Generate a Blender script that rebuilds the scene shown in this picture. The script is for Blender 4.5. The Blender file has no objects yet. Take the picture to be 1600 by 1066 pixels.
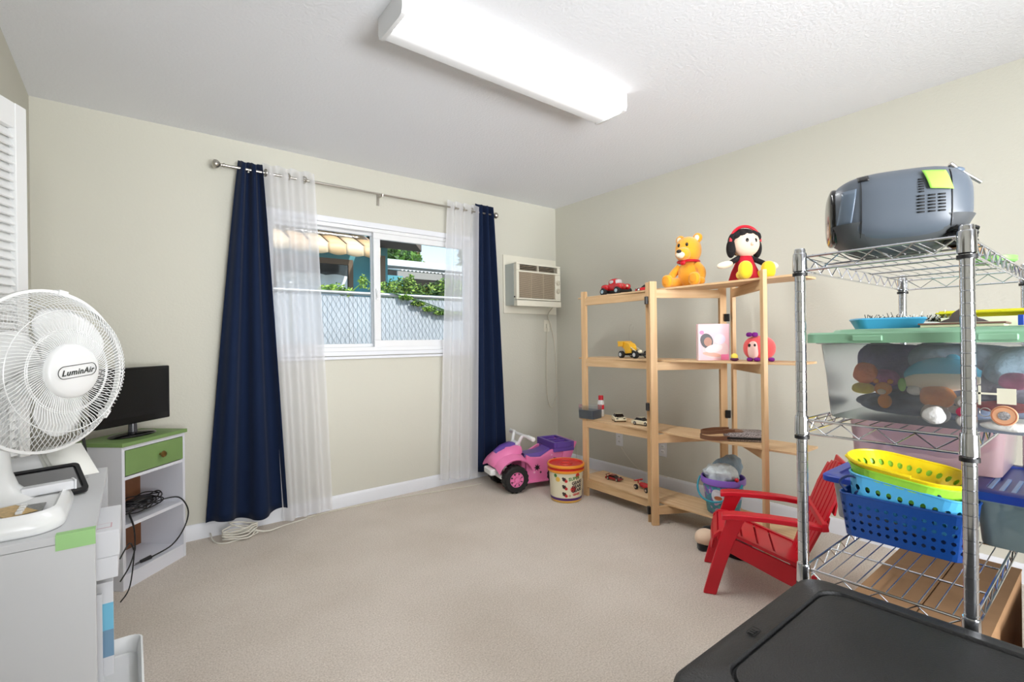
import bpy, bmesh, math, random
from mathutils import Vector, Matrix, Euler
PI = math.pi
random.seed(7)
SC = bpy.context.scene
COL = SC.collection
V = Vector

# ------------------------------------------------------------------ camera
cam_d = bpy.data.cameras.new('camera'); cam = bpy.data.objects.new('camera', cam_d); COL.objects.link(cam)
cam_d.sensor_width = 36.0; cam_d.lens = 17.055; cam_d.clip_start = 0.02; cam_d.clip_end = 300
yaw, roll = math.radians(38.1), 0.0128
fw = V((math.sin(yaw), math.cos(yaw), 0)); rt = V((math.cos(yaw), -math.sin(yaw), 0)); up = V((0, 0, 1))
Rv = rt * math.cos(roll) - up * math.sin(roll); Uv = up * math.cos(roll) + rt * math.sin(roll)
m = Matrix.Identity(4)
for i in range(3):
    m[i][0] = Rv[i]; m[i][1] = Uv[i]; m[i][2] = -fw[i]
m.translation = V((0, 0, 1.16)); cam.matrix_world = m
SC.camera = cam

# ------------------------------------------------------------------ light and exposure
vs = SC.view_settings
vs.view_transform = 'Standard'; vs.look = 'None'; vs.exposure = 0.72; vs.gamma = 1.0; vs.use_curve_mapping = False
w = bpy.data.worlds.new('world'); SC.world = w; w.use_nodes = True
nt = w.node_tree; bg = nt.nodes['Background']
sky = nt.nodes.new('ShaderNodeTexSky'); sky.sky_type = 'NISHITA'; sky.sun_disc = False
sky.sun_elevation = math.radians(52); sky.sun_rotation = math.radians(150); sky.air_density = 1.3; sky.dust_density = 0.5
nt.links.new(sky.outputs[0], bg.inputs[0]); bg.inputs[1].default_value = 0.18

def light(kind, name, loc, energy, color=(1, 1, 1), size=None, aim=None, rot=None):
    d = bpy.data.lights.new(name, kind); o = bpy.data.objects.new(name, d); COL.objects.link(o)
    d.energy = energy; d.color = color; o.location = loc
    if kind == 'AREA':
        d.shape = 'RECTANGLE'; d.size, d.size_y = size
    if aim is not None:
        o.rotation_euler = (V(aim) - V(loc)).to_track_quat('-Z', 'Y').to_euler()
    if rot: o.rotation_euler = rot
    return o
s = light('SUN', 'sun', (0, 0, 10), 2.7, (1.0, 0.95, 0.87), aim=(0, 0, 0)); s.data.angle = 0.02
s.rotation_euler = V((-0.45, 1.0, -1.05)).to_track_quat('-Z', 'Y').to_euler()
rw = light('AREA', 'rear_fill_light', (0.5, -3.2, 1.35), 48, (0.955, 0.975, 1.0), (1.7, 1.9), aim=(3.4, 2.1, 1.1)); rw.data.spread = math.radians(85)  # added soft fill lamp behind the camera; the rear wall has no window
bl0 = light('AREA', 'bounce_fill_light', (1.35, -2.7, 0.8), 23, (0.955, 0.975, 1.0), (1.6, 0.8), aim=(1.1, 1.8, 2.95)); bl0.data.spread = math.radians(70)  # added unseen fill aimed up at the far ceiling, in place of bounced light

# ------------------------------------------------------------------ helpers
def lin(c):
    c = c / 255.0
    return c / 12.92 if c <= 0.04045 else ((c + 0.055) / 1.055) ** 2.4
def S(r, g, b): return (lin(r), lin(g), lin(b), 1.0)

def mat(name, col, rough=0.5, metal=0.0, bump=0.0, scale=60.0, var=0.0, vscale=None, emit=None, es=1.0,
        trans=0.0, alpha=1.0, coat=0.0, sheen=0.0, stretch=None, spec=None):
    m = bpy.data.materials.new(name); m.use_nodes = True
    n = m.node_tree; P = n.nodes['Principled BSDF']; L = n.links.new
    P.inputs['Base Color'].default_value = col; P.inputs['Roughness'].default_value = rough
    P.inputs['Metallic'].default_value = metal
    if spec is not None: P.inputs['Specular IOR Level'].default_value = spec
    if coat: P.inputs['Coat Weight'].default_value = coat
    if sheen: P.inputs['Sheen Weight'].default_value = sheen
    if alpha < 1: P.inputs['Alpha'].default_value = alpha
    if trans: P.inputs['Transmission Weight'].default_value = trans
    if emit: P.inputs['Emission Color'].default_value = emit; P.inputs['Emission Strength'].default_value = es
    tc = n.nodes.new('ShaderNodeTexCoord'); mp = n.nodes.new('ShaderNodeMapping'); L(tc.outputs['Object'], mp.inputs[0])
    if stretch: mp.inputs['Scale'].default_value = stretch
    if var > 0:
        t = n.nodes.new('ShaderNodeTexNoise'); t.inputs['Scale'].default_value = vscale or 8.0; t.inputs['Detail'].default_value = 5
        L(mp.outputs[0], t.inputs['Vector'])
        r = n.nodes.new('ShaderNodeValToRGB'); L(t.outputs[0], r.inputs[0])
        r.color_ramp.elements[0].position = 0.3; r.color_ramp.elements[1].position = 0.7
        r.color_ramp.elements[0].color = tuple(max(0, c * (1 - var)) for c in col[:3]) + (1,)
        r.color_ramp.elements[1].color = tuple(min(1, c * (1 + var)) for c in col[:3]) + (1,)
        L(r.outputs[0], P.inputs['Base Color'])
    if bump > 0:
        t = n.nodes.new('ShaderNodeTexNoise'); t.inputs['Scale'].default_value = scale; t.inputs['Detail'].default_value = 4
        L(mp.outputs[0], t.inputs['Vector'])
        b = n.nodes.new('ShaderNodeBump'); b.inputs['Strength'].default_value = bump; b.inputs['Distance'].default_value = 0.004
        L(t.outputs[0], b.inputs['Height']); L(b.outputs[0], P.inputs['Normal'])
    return m

def clear_mat(name, col, milk=0.35, rough=0.25, var=0.0):
    """translucent plastic: part see-through, part milky diffuse / gloss"""
    m = bpy.data.materials.new(name); m.use_nodes = True; n = m.node_tree; L = n.links.new
    n.nodes.remove(n.nodes['Principled BSDF']); out = n.nodes['Material Output']
    tr = n.nodes.new('ShaderNodeBsdfTransparent'); tr.inputs[0].default_value = tuple(0.5 + 0.5 * c for c in col[:3]) + (1,)
    di = n.nodes.new('ShaderNodeBsdfDiffuse'); di.inputs[0].default_value = col
    tl = n.nodes.new('ShaderNodeBsdfTranslucent'); tl.inputs[0].default_value = col
    gl = n.nodes.new('ShaderNodeBsdfGlossy'); gl.inputs['Roughness'].default_value = rough; gl.inputs[0].default_value = (.9, .9, .9, 1)
    a = n.nodes.new('ShaderNodeMixShader'); a.inputs[0].default_value = 0.4; L(di.outputs[0], a.inputs[1]); L(tl.outputs[0], a.inputs[2])
    b = n.nodes.new('ShaderNodeMixShader'); b.inputs[0].default_value = milk; L(tr.outputs[0], b.inputs[1]); L(a.outputs[0], b.inputs[2])
    if var:
        t = n.nodes.new('ShaderNodeTexNoise'); t.inputs['Scale'].default_value = 9; t.inputs['Detail'].default_value = 4
        tc = n.nodes.new('ShaderNodeTexCoord'); L(tc.outputs['Object'], t.inputs['Vector'])
        mr = n.nodes.new('ShaderNodeMapRange'); mr.inputs[3].default_value = milk - var; mr.inputs[4].default_value = milk + var
        L(t.outputs[0], mr.inputs[0]); L(mr.outputs[0], b.inputs[0])
    fr = n.nodes.new('ShaderNodeFresnel'); fr.inputs[0].default_value = 1.4
    c = n.nodes.new('ShaderNodeMixShader'); L(fr.outputs[0], c.inputs[0]); L(b.outputs[0], c.inputs[1]); L(gl.outputs[0], c.inputs[2])
    L(c.outputs[0], out.inputs[0])
    return m

def wood_mat(name, c1, c2, stretch=(1, 1, 0.08), scale=22, rough=0.5):
    m = mat(name, c1, rough=rough); n = m.node_tree; L = n.links.new; P = n.nodes['Principled BSDF']
    mp = [x for x in n.nodes if x.type == 'MAPPING'][0]; mp.inputs['Scale'].default_value = stretch
    t = n.nodes.new('ShaderNodeTexNoise'); t.inputs['Scale'].default_value = scale; t.inputs['Detail'].default_value = 6
    t.inputs['Distortion'].default_value = 1.2
    L(mp.outputs[0], t.inputs['Vector'])
    r = n.nodes.new('ShaderNodeValToRGB'); r.color_ramp.elements[0].position = .35; r.color_ramp.elements[1].position = .68
    r.color_ramp.elements[0].color = c1; r.color_ramp.elements[1].color = c2
    L(t.outputs[0], r.inputs[0]); L(r.outputs[0], P.inputs['Base Color'])
    return m

class G:
    """collects shapes and links them as ONE mesh object"""
    def __init__(s): s.v = []; s.f = []
    def add(s, vs, fs):
        o = len(s.v); s.v += [tuple(p) for p in vs]; s.f += [tuple(i + o for i in f) for f in fs]; return s
    def box(s, x0, x1, y0, y1, z0, z1, M=None):
        p = [V((x, y, z)) for z in (z0, z1) for y in (y0, y1) for x in (x0, x1)]
        if M is not None: p = [M @ q for q in p]
        return s.add(p, [(0, 2, 3, 1), (4, 5, 7, 6), (0, 1, 5, 4), (2, 6, 7, 3), (0, 4, 6, 2), (1, 3, 7, 5)])
    def bar(s, a, b, w, h, upv=(0, 0, 1)):
        a, b = V(a), V(b); d = (b - a).normalized(); u = V(upv); x = d.cross(u)
        if x.length < 1e-4: x = d.cross(V((1, 0, 0)))
        x.normalize(); z = x.cross(d)
        p = [q + x * i * w / 2 + z * j * h / 2 for q in (a, b) for i, j in ((-1, -1), (1, -1), (1, 1), (-1, 1))]
        return s.add(p, [(0, 3, 2, 1), (4, 5, 6, 7)] + [(i, (i + 1) % 4, 4 + (i + 1) % 4, 4 + i) for i in range(4)])
    def rings(s, R, capa=True, capb=True, closed=True, loop=False):
        n = len(R[0]); vs = [p for r in R for p in r]; fs = []; k = len(R)
        for i in range(k if loop else k - 1):
            for j in range(n if closed else n - 1):
                a, b = i * n + j, i * n + (j + 1) % n; c, d = ((i + 1) % k) * n + (j + 1) % n, ((i + 1) % k) * n + j
                fs.append((a, b, c, d))
        if not loop and closed:
            if capa: fs.append(tuple(range(n - 1, -1, -1)))
            if capb: fs.append(tuple(range((k - 1) * n, k * n)))
        return s.add(vs, fs)
    def cyl(s, a, b, r, r2=None, seg=16):
        r2 = r if r2 is None else r2
        a, b = V(a), V(b); q = (b - a).to_track_quat('Z', 'Y')
        C = [V((math.cos(2 * PI * i / seg), math.sin(2 * PI * i / seg), 0)) for i in range(seg)]
        return s.rings([[a + q @ (c * r) for c in C], [b + q @ (c * r2) for c in C]])
    def tube(s, P, r, seg=6, closed=False, smooth=0):
        P = [V(p) for p in P]
        if smooth: P = spline(P, smooth, closed)
        R = []; n = len(P); prev = None
        for i, p in enumerate(P):
            if closed: t = P[(i + 1) % n] - P[i - 1]
            else: t = P[min(i + 1, n - 1)] - P[max(i - 1, 0)]
            if t.length < 1e-9: t = V((0, 0, 1))
            t.normalize()
            if prev is None:
                x = t.orthogonal().normalized()
            else:
                x = prev - t * prev.dot(t)
                x = x.normalized() if x.length > 1e-6 else t.orthogonal().normalized()
            prev = x; y = t.cross(x); rr = r(i / (n - 1)) if callable(r) else r
            R.append([p + (x * math.cos(2 * PI * k / seg) + y * math.sin(2 * PI * k / seg)) * rr for k in range(seg)])
        return s.rings(R, loop=closed)
    def lathe(s, prof, seg=32, M=None, capa=True, capb=True, sx=1, sy=1):
        R = []
        for r, z in prof:
            ring = [V((r * math.cos(2 * PI * i / seg) * sx, r * math.sin(2 * PI * i / seg) * sy, z)) for i in range(seg)]
            R.append([M @ p for p in ring] if M is not None else ring)
        return s.rings(R, capa, capb)
    def sup(s, c, r, e1=1.0, e2=1.0, M=None, nu=24, nv=14, warp=None):
        def f(a, e): return math.copysign(abs(a) ** e, a)
        R = []
        for j in range(nv + 1):
            ph = -PI / 2 + PI * j / nv
            ph = max(min(ph, PI / 2 - 0.02), -PI / 2 + 0.02)
            ring = []
            for i in range(nu):
                th = 2 * PI * i / nu
                p = V((r[0] * f(math.cos(ph), e1) * f(math.cos(th), e2), r[1] * f(math.cos(ph), e1) * f(math.sin(th), e2), r[2] * f(math.sin(ph), e1)))
                if warp: p = warp(p)
                if M is not None: p = M @ p
                ring.append(p + V(c))
            R.append(ring)
        return s.rings(R)
    def prism(s, poly, z0, z1, M=None):
        A = [V((x, y, z0)) for x, y in poly]; B = [V((x, y, z1)) for x, y in poly]
        if M is not None: A = [M @ p for p in A]; B = [M @ p for p in B]
        return s.rings([A, B])
    def grid(s, fn, nu, nv):
        vs = [fn(i / nu, j / nv) for j in range(nv + 1) for i in range(nu + 1)]
        fs = [(j * (nu + 1) + i, j * (nu + 1) + i + 1, (j + 1) * (nu + 1) + i + 1, (j + 1) * (nu + 1) + i) for j in range(nv) for i in range(nu)]
        return s.add(vs, fs)
    def go(s, name, mt, parent=None, bevel=0, ang=35, solid=0, label=None, kind=None, cat=None, group=None, sub=0, seg=2):
        me = bpy.data.meshes.new(name); me.from_pydata(s.v, [], s.f); me.update()
        o = bpy.data.objects.new(name, me); COL.objects.link(o)
        bm = bmesh.new(); bm.from_mesh(me)
        if not solid: bmesh.ops.recalc_face_normals(bm, faces=bm.faces)
        bm.to_mesh(me); bm.free()
        if ang:
            for p in me.polygons: p.use_smooth = True
            try: me.set_sharp_from_angle(angle=math.radians(ang))
            except Exception: pass
        me.materials.append(mt)
        if solid:
            md = o.modifiers.new('solid', 'SOLIDIFY'); md.thickness = solid; md.offset = 0
        if bevel:
            md = o.modifiers.new('bevel', 'BEVEL'); md.width = bevel; md.segments = seg; md.limit_method = 'ANGLE'; md.angle_limit = math.radians(40)
            md.harden_normals = True
        if sub:
            md = o.modifiers.new('sub', 'SUBSURF'); md.levels = sub; md.render_levels = sub
        if parent is not None: o.parent = parent
        tag(o, label, cat, group, kind)
        return o

def spline(P, k=6, closed=False):
    out = []; n = len(P)
    rng = range(n if closed else n - 1)
    for i in rng:
        if closed: a, b, c, d = P[i - 1], P[i], P[(i + 1) % n], P[(i + 2) % n]
        else: a, b, c, d = P[max(i - 1, 0)], P[i], P[i + 1], P[min(i + 2, n - 1)]
        for j in range(k):
            t = j / k
            out.append(0.5 * ((2 * b) + (c - a) * t + (2 * a - 5 * b + 4 * c - d) * t * t + (3 * b - a - 3 * c + d) * t ** 3))
    if not closed: out.append(P[-1])
    return out

def tag(o, label=None, cat=None, group=None, kind=None):
    if label: o['label'] = label
    if cat: o['category'] = cat
    if group: o['group'] = group
    if kind: o['kind'] = kind
    return o
def thing(name, label, cat, loc=(0, 0, 0), rz=0, group=None, rot=None):
    o = bpy.data.objects.new(name, None); COL.objects.link(o); o.location = loc
    o.rotation_euler = rot if rot else (0, 0, rz); o.empty_display_size = 0.05
    return tag(o, label, cat, group)
def st(o): o['kind'] = 'structure'; return o
def T(x, y, z): return Matrix.Translation((x, y, z))
def RX(a): return Matrix.Rotation(a, 4, 'X')
def RY(a): return Matrix.Rotation(a, 4, 'Y')
def RZ(a): return Matrix.Rotation(a, 4, 'Z')
def rr(w, d, r, n=4, cx=0, cy=0):
    """rounded rectangle outline"""
    P = []
    for k, (sx, sy) in enumerate(((1, 1), (-1, 1), (-1, -1), (1, -1))):
        for i in range(n + 1):
            a = k * PI / 2 + i / n * PI / 2
            P.append((cx + sx * (w / 2 - r) + r * math.cos(a), cy + sy * (d / 2 - r) + r * math.sin(a)))
    return P
def copy_thing(o, loc=None, rz=None, label=None):
    c = o.copy(); COL.objects.link(c)
    for ch in list(o.children):
        k = ch.copy(); COL.objects.link(k); k.parent = c
        for g in ch.children:
            q = g.copy(); COL.objects.link(q); q.parent = k
    if loc is not None: c.location = loc
    if rz is not None: c.rotation_euler = (0, 0, rz)
    if label: c['label'] = label
    return c
def text(body, size, M, mt, name='lettering', parent=None, ext=0.0008, bend=None, shear=0.0, bold=0.0, align='CENTER', sp=1.0):
    cu = bpy.data.curves.new('t', 'FONT'); cu.body = body; cu.size = size; cu.extrude = ext; cu.align_x = align; cu.align_y = 'CENTER'
    cu.shear = shear; cu.offset = bold; cu.space_character = sp; cu.resolution_u = 2
    o = bpy.data.objects.new('t', cu); COL.objects.link(o)
    dg = bpy.context.evaluated_depsgraph_get(); me = bpy.data.meshes.new_from_object(o.evaluated_get(dg))
    bpy.data.objects.remove(o); bpy.data.curves.remove(cu)
    for v in me.vertices:
        p = v.co.copy()
        v.co = bend(p) if bend else M @ p
    me.materials.clear(); me.materials.append(mt)
    q = bpy.data.objects.new(name, me); COL.objects.link(q)
    if parent is not None: q.parent = parent
    return q

# ------------------------------------------------------------------ materials
W_WALL = mat('cream_wall_paint', S(204, 202, 189), rough=0.75, bump=0.25, scale=90)
W_CEIL = mat('ceiling_texture', S(232, 234, 238), rough=0.9, bump=0.55, scale=75)
M_TRIM = mat('white_trim_paint', S(228, 230, 235), rough=0.4)
M_WHITE = mat('white_paint', S(226, 227, 228), rough=0.45, bump=0.05, scale=30)
M_WHITEPL = mat('white_plastic', S(236, 237, 236), rough=0.28)
M_PINE = wood_mat('pine', S(212, 172, 124), S(228, 192, 146), stretch=(1, 1, 0.06))
M_PINEH = wood_mat('pine_board', S(208, 170, 126), S(226, 194, 152), stretch=(1, 0.06, 1))
M_PINER = wood_mat('pine_rail', S(208, 170, 124), S(224, 190, 146), stretch=(.12, .12, 1))
M_BLACK = mat('black_plastic', S(22, 22, 24), rough=0.45)
M_BLACKG = mat('black_gloss_plastic', S(12, 12, 13), rough=0.12)
M_RUBBER = mat('black_rubber', S(28, 28, 28), rough=0.7)
M_CHROME = mat('chrome', S(215, 217, 222), rough=0.13, metal=1.0)
M_STEEL = mat('brushed_nickel', S(190, 186, 178), rough=0.3, metal=1.0)
M_NAVY = mat('navy_cloth', S(15, 31, 60), rough=0.85, bump=0.25, scale=500, sheen=0.05, spec=.2)
M_GREEN = mat('green_paint', S(118, 148, 88), rough=0.5, var=0.06, vscale=6)
M_BRASS = mat('brass', S(150, 120, 70), rough=0.3, metal=1.0)
M_CORD = mat('ivory_cord', S(214, 208, 192), rough=0.5)
M_RED = mat('red_plastic', S(206, 20, 42), rough=0.35)
M_CARD = wood_mat('cardboard', S(158, 120, 84), S(172, 133, 95), stretch=(1, 1, 1), scale=6, rough=0.8)

def carpet():
    m = mat('beige_carpet', S(190, 178, 162), rough=0.95, sheen=0.2); n = m.node_tree; L = n.links.new; P = n.nodes['Principled BSDF']
    tc = n.nodes.new('ShaderNodeTexCoord')
    def noise(sc, det=3, rough=.5):
        t = n.nodes.new('ShaderNodeTexNoise'); t.inputs['Scale'].default_value = sc; t.inputs['Detail'].default_value = det
        t.inputs['Roughness'].default_value = rough; L(tc.outputs['Object'], t.inputs['Vector']); return t
    a = noise(150, 4, .75); b = noise(2.2, 4); c = noise(30, 3); d = noise(7, 4, .6)
    r = n.nodes.new('ShaderNodeValToRGB'); r.color_ramp.elements[0].position = .3; r.color_ramp.elements[1].position = .72
    r.color_ramp.elements[0].color = S(190, 176, 161); r.color_ramp.elements[1].color = S(247, 237, 226); L(a.outputs[0], r.inputs[0])
    r2 = n.nodes.new('ShaderNodeValToRGB'); r2.color_ramp.elements[0].position = .25; r2.color_ramp.elements[1].position = .7
    r2.color_ramp.elements[0].color = (.86, .84, .81, 1); r2.color_ramp.elements[1].color = (1.0, 1.0, 1.0, 1); L(b.outputs[0], r2.inputs[0])
    mx = n.nodes.new('ShaderNodeMix'); mx.data_type = 'RGBA'; mx.blend_type = 'MULTIPLY'; mx.inputs[0].default_value = 1
    L(r.outputs[0], mx.inputs[6]); L(r2.outputs[0], mx.inputs[7])
    r3 = n.nodes.new('ShaderNodeValToRGB'); r3.color_ramp.elements[0].position = .22; r3.color_ramp.elements[1].position = .30
    r3.color_ramp.elements[0].color = (.72, .66, .6, 1); r3.color_ramp.elements[1].color = (1, 1, 1, 1); L(d.outputs[0], r3.inputs[0])
    mx2 = n.nodes.new('ShaderNodeMix'); mx2.data_type = 'RGBA'; mx2.blend_type = 'MULTIPLY'; mx2.inputs[0].default_value = 1
    L(mx.outputs[2], mx2.inputs[6]); L(r3.outputs[0], mx2.inputs[7]); L(mx2.outputs[2], P.inputs['Base Color'])
    ad = n.nodes.new('ShaderNodeMath'); ad.operation = 'ADD'; L(a.outputs[0], ad.inputs[0]); L(c.outputs[0], ad.inputs[1])
    bp = n.nodes.new('ShaderNodeBump'); bp.inputs['Strength'].default_value = .7; bp.inputs['Distance'].default_value = .008
    L(ad.outputs[0], bp.inputs['Height']); L(bp.outputs[0], P.inputs['Normal'])
    return m
M_CARPET = carpet()

# ------------------------------------------------------------------ room shell
XL, XR, YB, YR, H = -0.40, 3.26, 3.45, -3.40, 2.44
st(G().box(XL - .9, XR + .12, YR - .12, YB + .12, -0.08, 0).go('floor', M_CARPET, ang=0))
st(G().box(XL - .9, XR + .12, YR - .12, YB + .12, H, H + .1).go('ceiling', W_CEIL, ang=0))
# window wall: opening x .70-2.28, z 1.09-2.02 ; air conditioner sleeve opening x 2.66-3.10, z 1.5-1.83
g = G()
wx0, wx1, wz0, wz1 = 0.70, 2.28, 1.10, 2.01
ax0, ax1, az0, az1 = 2.68, 3.08, 1.50, 1.82
Y2 = YB + .12
g.box(XL - .12, wx0, YB, Y2, 0, H).box(wx0, wx1, YB, Y2, 0, wz0).box(wx0, wx1, YB, Y2, wz1, H).box(wx1, ax0, YB, Y2, 0, H)
g.box(ax0, ax1, YB, Y2, 0, az0).box(ax0, ax1, YB, Y2, az1, H).box(ax1, XR + .12, YB, Y2, 0, H)
st(g.go('wall_back', W_WALL, ang=0))
st(G().box(XR, XR + .12, YR - .12, YB, 0, H).go('wall_right', W_WALL, ang=0))
# left wall with closet opening y 0.9-2.50, z 0-2.06
cy0, cy1, cz = 0.7, 2.50, 2.05
g = G().box(XL - .12, XL, cy1, YB, 0, H).box(XL - .12, XL, YR, cy0, 0, H).box(XL - .12, XL, cy0, cy1, cz, H)
st(g.go('wall_left', W_WALL, ang=0))
st(G().box(XL - .9, XL - .8, cy0 - .2, cy1 + .2, 0, H).box(XL - .8, XL - .12, cy0 - .2, cy0, 0, H).box(XL - .8, XL - .12, cy1, cy1 + .2, 0, H).go('wall_closet', W_WALL, ang=0))
st(G().box(XL - .12, XR + .12, YR - .12, YR, 0, H).go('wall_rear', W_WALL, ang=0))
def baseboard(name, a, b, inn):
    a, b, inn = V(a), V(b), V(inn)
    prof = [(0, 0), (.013, 0), (.013, .072), (.010, .082), (.005, .09), (0, .092)]
    g = G().rings([[p + inn * x + V((0, 0, z)) for x, z in prof] for p in (a, b)])
    return st(g.go(name, M_TRIM, ang=30))
baseboard('baseboard_back', (XL, YB, 0), (XR, YB, 0), (0, -1, 0))
baseboard('baseboard_right', (XR, YB, 0), (XR, YR, 0), (-1, 0, 0))
baseboard('baseboard_left', (XL, cy1, 0), (XL, YB, 0), (1, 0, 0))

# window: casing, frame, two sashes, glass, latch
M_VINYL = mat('white_vinyl', S(232, 233, 234), rough=0.3)
win = thing('window_1', None, None, (0, YB, 0)); st(win)
g = G().box(wx0 - .035, wx1 + .035, -.018, 0, wz1 - .005, wz1 + .035).box(wx0 - .035, wx1 + .035, -.03, 0, wz0 - .03, wz0 + .0)
g.box(wx0 - .035, wx0, -.018, 0, wz0, wz1).box(wx1, wx1 + .035, -.018, 0, wz0, wz1)
g.box(wx0 - .035, wx1 + .035, -.016, 0, wz0 - .055, wz0 - .034)
g.go('window_casing', M_TRIM, win, bevel=.003)
g = G().box(wx0, wx1, 0, .1, wz1 - .03, wz1).box(wx0, wx1, 0, .1, wz0, wz0 + .03).box(wx0, wx0 + .025, 0, .1, wz0 + .03, wz1 - .03).box(wx1 - .025, wx1, 0, .1, wz0 + .03, wz1 - .03)
g.go('window_frame', M_VINYL, win, bevel=.003)
def sash(x0, x1, z0, z1, y, t, name):
    g = G().box(x0, x1, y, y + .03, z1 - t, z1).box(x0, x1, y, y + .03, z0, z0 + t).box(x0, x0 + t, y, y + .03, z0 + t, z1 - t).box(x1 - t, x1, y, y + .03, z0 + t, z1 - t)
    o = g.go('sash', M_VINYL, win, bevel=.003)
    gl = bpy.data.materials.get('window_glass')
    if not gl:
        gl = bpy.data.materials.new('window_glass'); gl.use_nodes = True; n = gl.node_tree; L = n.links.new
        n.nodes.remove(n.nodes['Principled BSDF'])
        tr = n.nodes.new('ShaderNodeBsdfTransparent'); tr.inputs[0].default_value = (.96, .98, .97, 1); g2 = n.nodes.new('ShaderNodeBsdfGlossy'); g2.inputs['Roughness'].default_value = .02
        fr = n.nodes.new('ShaderNodeFresnel'); fr.inputs[0].default_value = 1.25; mx = n.nodes.new('ShaderNodeMixShader')
        L(fr.outputs[0], mx.inputs[0]); L(tr.outputs[0], mx.inputs[1]); L(g2.outputs[0], mx.inputs[2]); L(mx.outputs[0], n.nodes['Material Output'].inputs[0])
    G().box(x0 + t - .004, x1 - t + .004, y + .012, y + .016, z0 + t - .004, z1 - t + .004).go('pane', gl, o, ang=0)
    return o
sash(wx0 + .02, 1.445, wz0 + .028, wz1 - .022, .055, .026, 'l')
sR = sash(1.42, wx1 - .02, wz0 + .026, wz1 - .022, .012, .052, 'r')
g = G().box(1.432, 1.448, -.004, .012, 1.48, 1.56).sup((1.44, -.008, 1.52), (.008, .008, .03)); g.go('latch', M_VINYL, win)

# ------------------------------------------------------------------ ceiling light
M_DIFF = mat('lit_diffuser', S(240, 240, 240), rough=0.4)
n = M_DIFF.node_tree; P = n.nodes['Principled BSDF']; tc = n.nodes.new('ShaderNodeTexCoord'); sp = n.nodes.new('ShaderNodeSeparateXYZ')
n.links.new(tc.outputs['Object'], sp.inputs[0])
def vramp(n, sock, lo, hi, els):
    mr = n.nodes.new('ShaderNodeMapRange'); mr.inputs[1].default_value = lo; mr.inputs[2].default_value = hi; n.links.new(sock, mr.inputs[0])
    r = n.nodes.new('ShaderNodeValToRGB'); n.links.new(mr.outputs[0], r.inputs[0])
    e = r.color_ramp.elements
    e[0].position, e[0].color = els[0][0], (els[0][1],) * 3 + (1,); e[1].position, e[1].color = els[-1][0], (els[-1][1],) * 3 + (1,)
    for p, c in els[1:-1]: k = e.new(p); k.color = (c,) * 3 + (1,)
    return r
r = vramp(n, sp.outputs['Y'], -.11, .11, [(0, .014), (.15, .018), (.22, 1.0), (.48, 1.0), (.57, .016), (.72, .006), (1, .003)])
n.links.new(r.outputs[0], P.inputs['Emission Color']); P.inputs['Emission Strength'].default_value = 40.0; P.inputs['Base Color'].default_value = S(190, 190, 190)
lt = thing('ceiling_light', 'long white fluorescent ceiling light with a lit wraparound diffuser', 'light', (1.41, 1.715, 2.44))
g = G().box(-.62, .62, -.07, .07, -.03, 0); g.go('housing', M_WHITE, lt, bevel=.004)
pr = [(-.102, -.03), (-.104, -.06), (-.098, -.082), (-.08, -.09), (.08, -.09), (.098, -.082), (.104, -.06), (.102, -.03), (.07, -.02), (-.07, -.02)]
g = G().rings([[V((x, y, z)) for y, z in pr] for x in (-.615, -.3, 0, .3, .615)]); g.go('diffuser', M_DIFF, lt, ang=50)
for sx in (-1, 1):
    pe = [(-.106, -.0), (-.108, -.066), (-.1, -.088), (-.08, -.094), (.08, -.094), (.1, -.088), (.108, -.066), (.106, 0)]
    G().rings([[V((sx * x, y, z)) for y, z in pe] for x in (.615, .632)]).go('end_cap', M_WHITE, lt, ang=50)

# ------------------------------------------------------------------ curtains
M_SHEER = clear_mat('sheer_voile', S(248, 248, 250), milk=0.60, rough=0.9)
for nd in M_SHEER.node_tree.nodes:
    if nd.type == 'FRESNEL': M_SHEER.node_tree.nodes.remove(nd)
for nd in M_SHEER.node_tree.nodes:
    if nd.type == 'MIX_SHADER' and not nd.inputs[0].is_linked and nd.inputs[2].links and nd.inputs[2].links[0].from_node.type == 'BSDF_GLOSSY': nd.inputs[0].default_value = 0.0
def curtain(name, label, m, top, bot, zt, zb, folds, at, ab, seed, y0=3.362, th=.0015, group=None, hem=None, sharp=1.0, bulge=0.0):
    rnd = random.Random(seed); ph = rnd.random() * 6; k2 = rnd.uniform(.6, 1.4)
    def f(u, v):
        e = v ** 0.9
        x = (top[0] + (bot[0] - top[0]) * e) * (1 - u) + (top[1] + (bot[1] - top[1]) * e) * u
        A = at + (ab - at) * v
        wv = math.cos(2 * PI * folds * u + ph * 0 + 0.25 * math.sin(2 * v * k2 + ph))
        wv = math.copysign(abs(wv) ** sharp, wv)
        y = y0 + A * wv + .008 * math.sin(3 * v + 7 * u + ph) * v + bulge * v * math.sin(PI * u)
        z = zt + (zb(u) - zt) * v + (.012 * math.cos(2 * PI * folds * u) if v == 0 else 0)
        return V((x, y, z))
    g = G().grid(f, int(folds * 22), 44)
    return tag(g.go(name, m, solid=th, ang=60), label, 'curtain', group)
M_NAVYB = M_NAVY
curtain('blackout_curtain', 'navy blue blackout curtain flaring to the floor left of the window', M_NAVY, (.528, .655), (.335, .775), 2.285, lambda u: .092 - .0 * u + .02 * math.sin(PI * u * 2.2 + .5), 2.3, .030, .044, 3, sharp=.65)
curtain('blackout_curtain', 'navy blue blackout curtain behind the pink ride-on, right of the window', M_NAVY, (2.285, 2.43), (2.235, 2.545), 2.31, lambda u: .07 + .01 * u, 2.5, .030, .033, 5, sharp=.8)
cs1 = curtain('sheer_curtain', 'white sheer curtain hanging beside the left navy curtain', M_SHEER, (.66, .965), (.755, 1.055), 2.295, lambda u: .02 + .02 * u, 3.5, .020, .026, 8, y0=3.355, th=0)
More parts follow.
